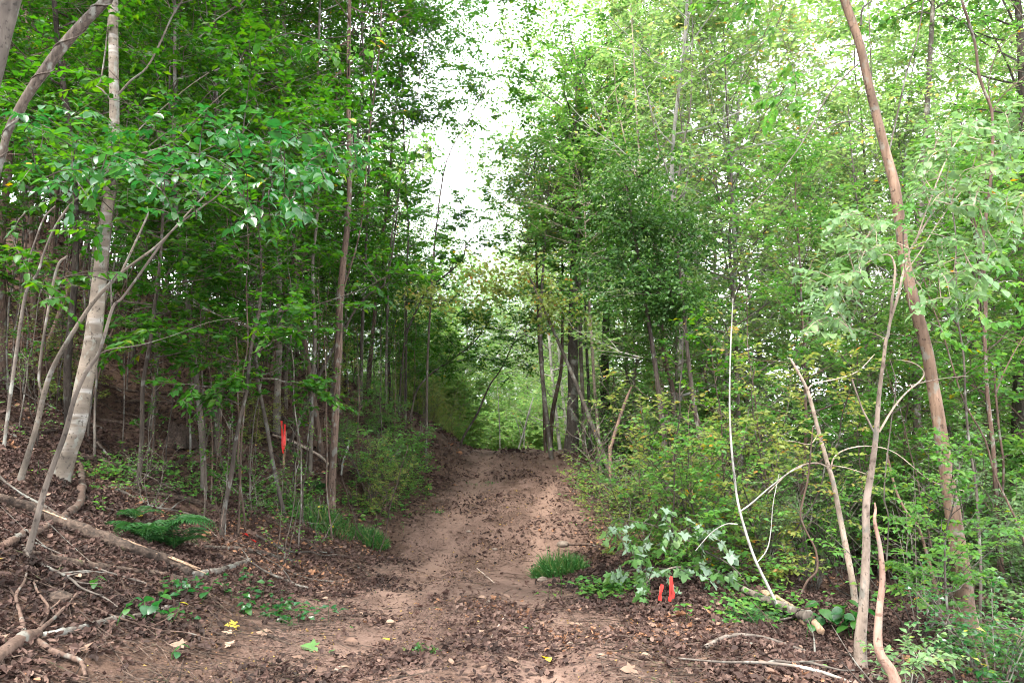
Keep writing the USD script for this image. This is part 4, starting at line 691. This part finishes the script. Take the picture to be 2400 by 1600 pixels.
def stake(label, u, v0, v1, d, ribbons, w=8):
    q = P(u, v1, d); g = onground(q[0], q[1]); o = thing('survey_stake', label, 'marker stake', g)
    top = P(u, v0, d); hw = w / FP * d / 2
    m = trimesh.creation.box([hw * 2, .02, top[2] - g[2] + .25]); m.vertices[:, 2] += (top[2] - g[2] - .25) / 2
    m.vertices[m.vertices[:, 2] < -.2] *= [.3, .3, 1]
    MB().add(m.vertices, m.faces).build('stake', 'wood_split', o)
    for i, rb in enumerate(ribbons):
        strip([P(a, b_, d - .03) - g for a, b_ in rb[1]], rb[0] / FP * d, rb[2], i).build('ribbon', 'ribbon', o, smooth=True)
dk = G(664, 1095); dk = 11.2 if dk is None else dk
stake('wooden stake with hanging red ribbon on the left bank', 665, 1010, 1088, dk, [(4.5, [(660, 986), (661, 1010), (662, 1035), (664, 1062)], .3), (5.5, [(668, 994), (667, 1015), (666, 1040), (664, 1058)], -.2)])
d1 = G(1547, 1420); d2 = G(1574, 1420)
stake('short stake with narrow red ribbon, left of the right-hand pair', 1549, 1374, 1420, d1, [(6.5, [(1552, 1369), (1550, 1382), (1547, 1394), (1547, 1407)], .2)], 5)
stake('short stake with taller red ribbon, right of the right-hand pair', 1574, 1356, 1420, d2, [(5.5, [(1573, 1350), (1572, 1370), (1571, 1390), (1570, 1408)], .3), (5.0, [(1574, 1352), (1576, 1370), (1578, 1388), (1578, 1402)], -.4)], 5)
o = thing('ribbon_scrap', 'scrap of red ribbon lying on the ground left of the track', 'ribbon', P(584, 1267, G(584, 1267)))
gq = P(584, 1267, G(584, 1267)); pts = [P(u, v, G(u, v)) for u, v in ((568, 1256), (578, 1262), (588, 1270), (600, 1279))]
strip([onground(p[0], p[1], .03 + .02 * (i % 2)) - gq for i, p in enumerate(pts)], .03, 1.2, 4).build('ribbon', 'ribbon', o, smooth=True)
# ------------------------------------------------------------------ ferns, grass tufts, plants
def fern(label, u, v, n, ln, seed, group=None):
    rng = np.random.default_rng(seed); q = P(u, v, G(u, v)); g = onground(q[0], q[1]); o = thing('fern', label, 'fern', g, group)
    for k in range(n):
        az = k * 2 * np.pi / n + rng.uniform(-.3, .3); l = ln * rng.uniform(.7, 1.15); e = np.array([math.cos(az), math.sin(az), 0]); s = np.linspace(0, 1, 9)[:, None]
        p = e * l * s + UP * (l * (1.15 * s - 1.0 * s * s)); p[:, 2] += .02
        m = tube(MB(), p, np.linspace(.004, .001, 9), 4, 0, 0, .3)
        N = 24; t = np.linspace(.12, .99, N); b0 = np.stack([np.interp(t * 8, range(9), p[:, i]) for i in range(3)], 1); tg = unit(np.stack([np.interp(np.minimum(t * 8 + .3, 8), range(9), p[:, i]) for i in range(3)], 1) - b0 + 1e-9 + e * 1e-4)
        sd = np.cross(e, UP); w = l * .25 * np.sin(np.pi * np.clip(t * .93 + .06, 0, 1)) ** .7 * (1.15 - .6 * t)
        for sg in (-1, 1):
            ax = sd * sg + tg * .35 - UP * .12 + rng.normal(0, .06, (N, 3))
            leaves(m, b0, ax, UP + tg * -.2 + rng.normal(0, .12, (N, 3)), w, LEAF4, np.clip(rng.normal(.5, .2, N), 0, 1), .34)
        m.build('frond', 'fern_green', o)
fern('large dark fern behind the thick split log', 350, 1275, 17, .62, 1); fern('smaller fern leaning over the split log, right of the large one', 405, 1292, 12, .5, 2)
fern('fern at the foot of the tall dark tree', 748, 1152, 9, .42, 3); fern('small fern above the large dark fern', 312, 1225, 8, .35, 4); fern('little fern at the foot of the leaf bank by the white sapling', 1760, 1470, 8, .3, 5)
def tuft(name, label, cat, look, u, v, n, h, rad, seed, squash=.6):
    rng = np.random.default_rng(seed); q = P(u, v, G(u, v)); g = onground(q[0], q[1]); o = thing(name, label, cat, g)
    a, r = rng.uniform(0, 6.28, n), rad * np.sqrt(rng.uniform(0, 1, n)); x, y = np.cos(a) * r, np.sin(a) * r * squash
    z = height(g[0] + x, g[1] + y) - g[2] - .01
    l = h * rng.uniform(.35, 1.1, n) * (1.25 - .7 * r / rad); m = MB()
    ax = np.stack([np.cos(a) * .5, np.sin(a) * .5, np.full(n, 1.3)], -1) + rng.normal(0, .34, (n, 3))
    leaves(m, np.stack([x, y, z], -1), ax, rng.normal(0, 1, (n, 3)), l, LEAF4, rng.uniform(0, 1, n), .05)
    k = int(n * .8); ix = rng.integers(0, n, k)
    leaves(m, np.stack([x, y, z], -1)[ix] + unit(ax[ix]) * (l[ix] * rng.uniform(.4, .9, k))[:, None], rng.normal(0, 1, (k, 3)) * [1, 1, .4], UP + rng.normal(0, .4, (k, 3)), .035, LEAF4, rng.uniform(0, 1, k), 1.)
    m.build('blades', look, o, kind='stuff')
tuft('grass_tuft', 'bright round grass tuft on the right side of the track', 'grass', 'grass_green', 1310, 1345, 1000, .34, .34, 1)
tuft('grass_tuft', 'grass tuft on the left edge of the track near the tall dark tree', 'grass', 'grass_green', 868, 1272, 900, .26, .26, 2)
tuft('grass_tuft', 'small grass clump beside the foot of the tall dark tree', 'grass', 'grass_green', 752, 1225, 900, .26, .5, 3)
tuft('grass_tuft', 'sparse grass sprig in the middle of the track near the crest', 'grass', 'grass_green', 1130, 1137, 60, .08, .3, 4)
tuft('grass_tuft', 'flat grass wisp on the clay at the bottom of the track', 'grass', 'grass_green', 990, 1528, 90, .07, .14, 5)
def patch(name, label, look, spots, n, size, seed, kind='stuff'):
    rng = np.random.default_rng(seed); m = MB()
    for u, v, ru, rv in spots:
        uu, vv = u + rng.normal(0, .5, n) * ru, v + rng.normal(0, .5, n) * rv
        for a, b_ in zip(uu, vv):
            d = G(a, min(b_, 1595), 40)
            if d is None: continue
            q = P(a, b_, d); z = float(height(q[0], q[1])); k = rng.integers(4, 9); hgt = rng.uniform(.03, .2)
            pos = np.array([q[0], q[1], z]) + np.column_stack([rng.normal(0, .04, (k, 2)), rng.uniform(.2, 1, k) * hgt])
            az = rng.uniform(0, 6.28, k); ax = np.stack([np.cos(az), np.sin(az), rng.uniform(-.2, .5, k)], -1)
            leaves(m, pos, ax, UP + rng.normal(0, .35, (k, 3)), size * rng.uniform(.6, 1.3, k), LEAF4, rng.uniform(0, 1, k))
            sticks(m, np.array([[q[0], q[1], z - .01]]), np.array([[q[0], q[1], z + hgt]]), .002, .001)
    p = m.build(name, look)
    if p: tag(p, label, 'plants', kind=kind)
patch('ground_cover', 'low green ground plants along the left bank and slope', 'leaf_mid', [(690, 1185, 130, 60), (810, 1215, 120, 50), (640, 1160, 100, 60), (900, 1180, 90, 40), (420, 1140, 220, 60), (300, 1110, 140, 40), (960, 1070, 60, 60), (560, 1120, 120, 80)], 70, .07, 11)
patch('ground_cover', 'low green plants at the right edge of the track', 'leaf_mid', [(1380, 1130, 60, 70), (1480, 1200, 120, 60), (1440, 1090, 80, 40), (1700, 1240, 200, 80), (1790, 1440, 120, 40), (2300, 1540, 160, 60), (1420, 1390, 90, 20)], 60, .075, 12)
patch('ground_cover', 'broad-leaved low plants at the left side of the track', 'leaf_broad', [(650, 1450, 130, 45), (640, 1440, 90, 30), (560, 1390, 70, 40), (410, 1400, 60, 30)], 9, .075, 13)
def plant(name, label, u, v, stems, nl, size, h, look, seed, tpl=HEART, cat='plant', droop=.3, group=None, d=None, single=True):
    """leafy stems whose big leaves are each a part"""
    rng = np.random.default_rng(seed); d = d or G(u, v); q = P(u, v, d); g = onground(q[0], q[1]); o = thing(name, label, cat, g, group)
    for s in range(stems):
        az = s * 2.4 + rng.uniform(0, 1); l = h * rng.uniform(.7, 1.1); e = np.array([math.cos(az) * rng.uniform(.2, .7), math.sin(az) * rng.uniform(.2, .7), 1.]) ; tip = e * l
        st = np.array([[0, 0, -.02], tip * .5 + rng.normal(0, .02, 3), tip]); tube(MB(), catmull(st, 4), np.linspace(.004, .002, 9), 5).build('stem', 'leaf_mid', o, smooth=True)
        for k in range(nl):
            t = 1 - k / nl * .75; b0 = tip * t; a2 = az + k * 2.2; ax = np.array([[math.cos(a2), math.sin(a2), -droop + rng.uniform(-.2, .2)]])
            leaves(MB(), b0[None], ax, UP[None] + rng.normal(0, .25, (1, 3)), size * rng.uniform(.7, 1.2), tpl, np.array([rng.uniform()])).build('leaf', look, o, smooth=True) if False else None
            m = leaves(MB(), b0[None], ax, UP[None] + rng.normal(0, .25, (1, 3)), size * rng.uniform(.7, 1.2), tpl, np.array([rng.uniform()])); m.build('leaf', look, o, smooth=True)
for k, (lab, u, v, st, nl, sz, h) in enumerate([
    ('glossy broad-leaved plant at the pale fallen trunk, left of the forked tree', 1945, 1478, 4, 4, .17, .30), ('glossy broad-leaved plant right at the foot of the forked tree', 1995, 1500, 4, 4, .16, .36), ('broad-leaved seedling beside the splintered chunk', 1888, 1500, 2, 4, .13, .26),
    ('drooping nettle-like plant on the pale smooth pole, left one', 270, 1470, 2, 4, .09, .22), ('drooping nettle-like plant on the pale smooth pole, middle one', 352, 1460, 3, 4, .10, .20), ('drooping nettle-like plant on the pale smooth pole, right one', 385, 1462, 3, 3, .10, .18),
    ('heart-leaved seedling at the right end of the dark fallen branch', 468, 1410, 2, 3, .12, .2), ('low leafy plant on the leaf litter left of the track', 575, 1440, 4, 4, .08, .12), ('low leafy plant beside the short brown twig', 660, 1462, 5, 4, .07, .10), ('green seedling under the dark fallen branch', 215, 1390, 2, 4, .08, .14), ('seedling at the lower left near the slanted twig', 405, 1545, 2, 3, .08, .1)]):
    plant('broadleaf_plant', lab, u, v, max(1, st - 1), nl, sz * .8, h * .9, 'leaf_broad', 30 + k)
# dense green bush, lower right corner
def bush(label, u, v, d, stems, nl, size, h, look, seed, tpl=LEAF4, name='leafy_bush', spread=.6):
    rng = np.random.default_rng(seed); q = P(u, v, d); g = onground(q[0], q[1]); o = thing(name, label, 'bush', g); li, fo = MB(), MB(); A, D, LN = [], [], []
    for s in range(stems):
        az = rng.uniform(0, 6.28); tip = np.array([math.cos(az) * spread, math.sin(az) * spread, 1.]) * h * rng.uniform(.6, 1.1)
        pts = catmull([[0, 0, -.05], tip * .5 + [0, 0, h * .12], tip], 4); tube(li, pts, np.linspace(.006, .002, 9), 4)
        for t in rng.uniform(.25, 1, 7):
            A.append(pts[min(int(t * 8), 8)]); D.append(unit(tip / np.linalg.norm(tip) * .6 + rng.normal(0, 1, 3) * [1, 1, .3])); LN.append(rng.uniform(.15, .4))
    A, D, LN = np.array(A), np.array(D), np.array(LN); sticks(li, A, A + D * LN[:, None] * .95 - UP * (.1 * LN)[:, None], np.full(len(A), .002), np.full(len(A), .001))
    leaves(fo, *twig_leaves(rng, A, D, LN, nl, size, .3)[:4], tpl, rng.uniform(0, 1, 0)) if False else None
    p, ax, nr, sz, rn = twig_leaves(rng, A, D, LN, nl, size, .3); leaves(fo, p, ax, nr, sz, tpl, rn)
    li.build('twigs', 'bark_grey', o, kind='stuff'); fo.build('crown', look, o, kind='stuff')
bush('bluish-green small-leaved bush in the lower right corner', 2330, 1590, 5.6, 16, 8, .055, .75, 'leaf_broad', 1)
bush('second small-leaved bush at the right edge above the corner bush', 2400, 1520, 6.4, 12, 8, .055, .7, 'leaf_mid', 2)
bush('pale-leaved young bush at the foot of the broken pinkish stem', 2125, 1590, 5.2, 6, 7, .06, .42, 'leaf_pale', 3)
bush('bright horizontal leafy spray between the forked tree and the orange-brown trunk', 2140, 1330, 7.4, 12, 9, .085, 1.25, 'leaf_mid', 4, spread=.9)
bush('leafy undergrowth bush on the left bank right of the tall dark tree', 872, 1040, 12.5, 20, 8, .075, 1.2, 'leaf_mid', 5)
bush('second leafy bush on the left bank nearer the crest', 940, 1010, 14., 16, 8, .075, 1.0, 'leaf_mid', 6)
bush('green bush beside the slim knobbly trunk at the right edge of the track', 1470, 1110, 12.5, 24, 8, .07, 1.1, 'leaf_mid', 7)
bush('greyish bush in the undergrowth behind the curved white sapling', 1790, 1290, 9.4, 24, 8, .06, 1.3, 'leaf_pale', 8)
bush('leafy bush rising behind the leaning snapped trunk', 1900, 1260, 10.2, 26, 8, .065, 1.6, 'leaf_mid', 9)
# ------------------------------------------------------------------ branches whose big leaves can be told apart
def big_leaves(owner, spots, d0, d1, n_twig, n_leaf, size, look, seed, tpl, start, droop=.35, wood_='bark_dark', back_name='twig', jit=.3, most=260):
    """twigs from the owner's own stems to places in the crown; the largest leaves are parts, the rest one part"""
    o, ps, rs, d, base = owner; rng = np.random.default_rng(seed); tips = []
    for k in range(n_twig):
        u0, v0, u1, v1 = spots[rng.integers(len(spots))]; tips.append(P(rng.uniform(u0, u1), rng.uniform(v0, v1), rng.uniform(d0, d1)))
    tips = np.array(tips); src = ps[int(len(ps) * start):]
    A, D, LN = [], [], []; li = MB(); rest = MB()
    nodes = [x for x in src]
    order = np.argsort([min(np.linalg.norm(src - t, axis=1)) for t in tips])
    for k in order:                      # each twig springs from the nearest wood already there
        t = tips[k]; N = np.array(nodes); j = np.argmin(np.linalg.norm(N - t, axis=1)); a = N[j]; l = np.linalg.norm(t - a)
        if l < .08: continue
        mid = (a + t) / 2 + UP * .08 * l + rng.normal(0, .03 * l, 3); pts = catmull([a, mid, t], 5)
        tube(li, pts, np.linspace(min(.011, .003 + .005 * l), .0015, len(pts)), 5)
        nodes += list(pts[2:]); A.append(pts[len(pts) // 3]); D.append(unit(t - a)); LN.append(max(l * .72, .22))
    A, D, LN = np.array(A), np.array(D), np.array(LN)
    p, ax, nr, sz, rn = twig_leaves(rng, A, D, LN, n_leaf, size, jit); ax = ax - UP * droop * .5
    if look == 'leaf_maple': nr = nr * np.where(rng.uniform(size=(len(nr), 1)) < .55, -1, 1)
    li.build('twigs', wood_, o, loc=base, kind='stuff')
    pick = np.argsort(-sz / p[:, 1])[:most]
    for i in pick:
        leaves(MB(), p[i:i + 1], ax[i:i + 1], nr[i:i + 1], sz[i], tpl, rn[i:i + 1]).build('leaf', look, o, smooth=True, loc=base) if False else None
        m = leaves(MB(), p[i:i + 1], ax[i:i + 1], nr[i:i + 1], sz[i], tpl, rn[i:i + 1]); m.build('leaf', look, o, smooth=True, loc=base)
    k = np.setdiff1d(np.arange(len(p)), pick)
    if len(k): leaves(rest, p[k], ax[k], nr[k], sz[k], LEAF4, rn[k]).build('crown', look, o, loc=base, kind='stuff')
big_leaves(sap1, [(20, 230, 300, 430), (220, 260, 560, 460), (480, 240, 760, 450), (640, 270, 870, 440), (100, 360, 480, 520), (560, 320, 720, 560)], 3.9, 5.9, 150, 9, .078, 'leaf_broad', 1, OVAL, .55, most=290)
big_leaves(sap2, [(40, 300, 300, 460), (300, 330, 640, 470), (560, 60, 800, 160), (0, 480, 300, 760)], 5.4, 6.6, 60, 9, .088, 'leaf_deep', 2, OVAL, .55, most=120)
big_leaves(fork, [(2140, 280, 2400, 420), (2130, 380, 2300, 500), (2200, 440, 2420, 620), (1960, 480, 2100, 580), (1880, 570, 2080, 740), (2120, 540, 2320, 720), (1880, 640, 2020, 800), (2250, 240, 2430, 360)], 5.0, 6.4, 240, 10, .080, 'leaf_pale', 3, OVAL, .45, wood_='bark_tan', most=290)
big_leaves(big, [(2080, 430, 2200, 540), (2120, 700, 2330, 800), (2280, 560, 2420, 760), (1700, 60, 1960, 300)], 7.0, 8., 40, 10, .10, 'leaf_mid', 4, OVAL, .5, wood_='bark_grey', most=80)
big_leaves(dark, [(620, 60, 1000, 140), (860, 300, 1010, 420), (600, 300, 860, 420)], 8.5, 10.5, 46, 9, .10, 'leaf_mid', 6, OVAL, .5, most=60)
# cut maple branch beside the ribbons
mp = hero('maple_branch', 'cut maple branch with large wilting lobed leaves lying at the right edge of the track', 'branch', [(1760, 1385, 8), (1720, 1330, 7), (1660, 1295, 6), (1600, 1260, 5), (1530, 1230, 4), (1450, 1215, 3)], 'bark_grey', d=8.4, d2=8.8, seed=95, root=False)
big_leaves(mp, [(1410, 1180, 1580, 1260), (1450, 1200, 1690, 1320), (1500, 1280, 1680, 1400), (1430, 1350, 1540, 1405), (1600, 1300, 1740, 1400), (1560, 1180, 1700, 1280)], 7.6, 9.0, 80, 7, .115, 'leaf_maple', 5, LOBED, .0, droop=.9, wood_='bark_grey', jit=.7, most=220)
# ------------------------------------------------------------------ stones
def stone(label, u, v, r, seed, look='rock'):
    d = G(u, v); q = P(u, v, d); g = onground(q[0], q[1]); R = r / FP * d; m = trimesh.creation.icosphere(3, 1.0); vtx = np.array(m.vertices)
    vtx *= (.75 + .5 * meshkit.fbm(vtx * 1.3 + seed * 3.1, 3, seed))[:, None]; vtx = vtx * [1.25, 1, .7] * R + g + UP * R * .2
    tag(MB().add(vtx, m.faces).build('stone', look, smooth=True), label, 'stone')
stone('pale stone at the left foot of the bright grass tuft', 1272, 1360, 10, 1); stone('upright pale stone just beyond the bright grass tuft', 1319, 1278, 11, 2); stone('small pale pebble on the clay near the bottom right of the track', 1336, 1510, 7, 3)
stone('pebble in the middle of the track', 1160, 1288, 5, 4); stone('pebble on the track left of the bright grass tuft', 1146, 1411, 5, 5); stone('half-buried tan stone at the bottom left of the track', 800, 1572, 13, 6, 'bark_tan'); stone('mossy stone among the leaves at lower left', 136, 1410, 22, 7, 'wood_dead')
stone('pebble on the track before the crest', 1098, 1246, 4, 8); stone('pale stone in the litter at the right of the track', 1410, 1600 - 60, 9, 9)
# ------------------------------------------------------------------ leaf litter and twigs
def litter(n, xr, yr, size, seed, keep, tpl=CURL):
    rng = np.random.default_rng(seed); x, y = rng.uniform(*xr, n), rng.uniform(*yr, n) if yr[0] >= 0 else rng.uniform(*yr, n)
    k = keep(x, y, rng); x, y = x[k], y[k]; n = len(x); e = .03
    z = height(x, y); nx = -(height(x + e, y) - z) / e; ny = -(height(x, y + e) - z) / e
    az = rng.uniform(0, 6.28, n); nr = np.stack([nx * .7, ny * .7, np.ones(n)], -1) + rng.normal(0, .62, (n, 3)); ax = np.stack([np.cos(az), np.sin(az), rng.normal(0, .3, n)], -1)
    return np.stack([x, y, z + rng.uniform(.0, .035, n)], -1), ax, nr, size * rng.uniform(.5, 1.25, n), np.clip(rng.uniform(0, 1, n) ** 1.15 * .85 + (meshkit.fbm(np.stack([x * .9, y * .9, 0 * x], -1), 3, 71) - .42) * .9, 0, 1), rng.uniform(.7, 1.3, n)
def dens(x, y, rng):
    o_ = np.abs(x - XC(y)); nz = meshkit.fbm(np.stack([x * 1.3, y * 1.3, 0 * x], -1), 4, 33)
    on = np.clip((o_ - 1.0 - np.where(x < XC(y), .7, .2) * sstep(8.5, 5.5, y)) / .6 + (nz - .5) * 2.0, .0, 1) ; mid = .30 * sstep(.5, .66, nz) + .02 + .17 * sstep(7.2, 5., y + (nz - .5) * 4) * sstep(.35, .65, nz)
    vis = np.abs(x) < y * .78 + .6
    return (rng.uniform(0, 1, len(x)) < np.maximum(on, mid) * (.45 + nz * .9)) & vis
m = MB()
for a in (litter(150000, (-6, 6), (3.2, 9), .046, 1, dens), litter(80000, (-10, 9), (9, 16), .062, 2, dens), litter(40000, (-16, 13), (16, 27), .11, 3, dens)):
    leaves(m, a[0], a[1], a[2], a[3], CURL, a[4], a[5])
a = litter(15000, (-6, 6), (3.4, 10.5), .088, 4, dens); leaves(m, a[0] + UP * .012, a[1], a[2], a[3], DRY, a[4], a[5])
tag(m.build('leaf_litter', 'litter'), 'brown dead leaves carpeting the forest floor and track edges', 'leaf litter', kind='stuff')
def crumbs(n, yr, s, seed):
    rng = np.random.default_rng(seed); y = rng.uniform(*yr, n); x = XC(y) + rng.uniform(-2.2, 2.2, n); nz = meshkit.fbm(np.stack([x * 1.5, y * 1.5, 0 * x], -1), 4, 44)
    rut = np.exp(-((np.abs(x - XC(y)) - .72) / .2) ** 2); k = rng.uniform(0, 1, n) < sstep(.30, .62, nz) * (1 - .75 * rut); x, y = x[k], y[k]; n = len(x); az = rng.uniform(0, 6.28, n)
    return np.stack([x, y, height(x, y) + rng.uniform(0, .012, n)], -1), np.stack([np.cos(az), np.sin(az), rng.normal(0, .2, n)], -1), UP + rng.normal(0, .4, (n, 3)), s * rng.uniform(.4, 1.3, n), rng.uniform(0, 1, n), rng.uniform(.3, 1.2, n)
m = MB()
for a in (crumbs(60000, (3.6, 9), .022, 1), crumbs(46000, (9, 18), .034, 2)): leaves(m, a[0], a[1], a[2], a[3], LEAF4, a[4], a[5])
tag(m.build('leaf_crumbs', 'litter'), 'small leaf crumbs and bark bits trodden into the track', 'leaf litter', kind='stuff')
rng = np.random.default_rng(19); ico = trimesh.creation.icosphere(1, 1.0); iv, if_ = np.array(ico.vertices), np.array(ico.faces); n = 5200
y = 3.5 + 14 * rng.uniform(0, 1, n) ** 1.5; x = XC(y) + rng.uniform(-2.6, 2.6, n); rr = .005 + .014 * rng.uniform(0, 1, n) ** 4 * (1 + y * .04); z = height(x, y); jit = rng.uniform(.65, 1.25, (n, len(iv), 1))
cv = iv[None] * jit * rr[:, None, None] * [1.2, 1, .75] + np.stack([x, y, z + rr * .3], -1)[:, None]
tag(MB().add(cv.reshape(-1, 3), (if_[None] + (np.arange(n) * len(iv))[:, None, None]).reshape(-1, 3), np.repeat(rng.uniform(.4, .95, n), len(iv))).build('soil_clods', 'soil'), 'small clods and grit scattered over the dirt track', 'soil clods', kind='stuff')
rng = np.random.default_rng(9); n = 13000; y = 3.4 + 15 * rng.uniform(0, 1, n) ** 1.3; x = rng.uniform(-1, 1, n) * (y * .75 + .5)
k = (np.abs(x - XC(y)) > 1.0) | (rng.uniform(0, 1, n) < .16); x, y = x[k], y[k]; n = len(x); az = rng.uniform(0, 6.28, n); l = rng.uniform(.06, .4, n) * rng.uniform(.4, 1.4, n)
x2, y2 = x + np.cos(az) * l, y + np.sin(az) * l; m = MB(); rr = rng.uniform(.0015, .005, n)
sticks(m, np.stack([x, y, height(x, y) + rng.uniform(.005, .03, n)], -1), np.stack([x2, y2, height(x2, y2) + rng.uniform(.005, .06, n)], -1), rr, rr * .6)
tag(m.build('twig_litter', 'wood_dead'), 'fine dead twigs strewn over the forest floor', 'twigs', kind='stuff')
for k in range(150):        # the nearest fallen leaves that can be picked out
    y = rng.uniform(4.2, 8.5); x = rng.uniform(-.72, .72) * y * .95; kind = rng.uniform()
    z = float(height(x, y)); az = rng.uniform(0, 6.28); big_ = rng.uniform(.06, .11)
    look, lab, grp = ('leaf_yellow', 'small yellow fallen leaf on the ground', 'yellow fallen leaves') if kind < .05 else (('leaf_maple', 'fresh green fallen leaf on the ground', 'green fallen leaves') if kind < .2 else ('litter_pale', 'pale curled brown leaf lying on the litter', 'pale curled fallen leaves'))
    mm = leaves(MB(), np.array([[0, 0, 0.]]), np.array([[math.cos(az), math.sin(az), .1]]), UP[None] + rng.normal(0, .3, (1, 3)), big_, [CURL, LOBED, OVAL][rng.integers(3)], np.array([rng.uniform()]))
    pr = mm.build('fallen_leaf', look, smooth=True); UsdGeom.Xformable(pr).AddTranslateOp().Set(Gf.Vec3d(x, y, z + .03)); sd = x - float(XC(y)); tag(pr, lab.replace('on the ground', 'WH').replace('lying on the litter', 'WH').replace('WH', ('on the left litter' if sd < -1.5 else 'on the track' if sd < 1.5 else 'on the right litter') + (' near the bottom edge' if y < 5.6 else ' further back')), 'leaf', grp)
for lab, u, v, s, lk in (('large orange-brown leaf in the lower left corner', 18, 1520, .2, 'litter_pale'), ('lone yellow leaf left of the track bottom', 561, 1473, .12, 'leaf_yellow'), ('orange leaf at the tip of the grey branch', 594, 1322, .13, 'leaf_yellow'), ('pale pinkish leaf left of the track, near the bottom', 436, 1524, .11, 'litter_pale'), ('yellow leaf on the slope below the stump', 571, 1113, .12, 'leaf_yellow'), ('rust-red leaf by the root tangle', 190, 1548, .18, 'litter_pale'), ('green leaf flat on the track bottom', 750, 1528, .15, 'leaf_maple'), ('pale leaf on the clay at the lower right', 1495, 1582, .12, 'litter_pale')):
    d = G(u, v); q = P(u, v, d); az = rng.uniform(2.5, 4); mm = leaves(MB(), np.array([[0, 0, 0.]]), np.array([[math.cos(az), math.sin(az), .1]]), np.array([[0.1, -.5, 1.]]), s, LOBED, np.array([.6]))
    pr = mm.build('fallen_leaf', lk, smooth=True); UsdGeom.Xformable(pr).AddTranslateOp().Set(Gf.Vec3d(q[0], q[1], float(height(q[0], q[1])) + .04)); tag(pr, lab, 'leaf')
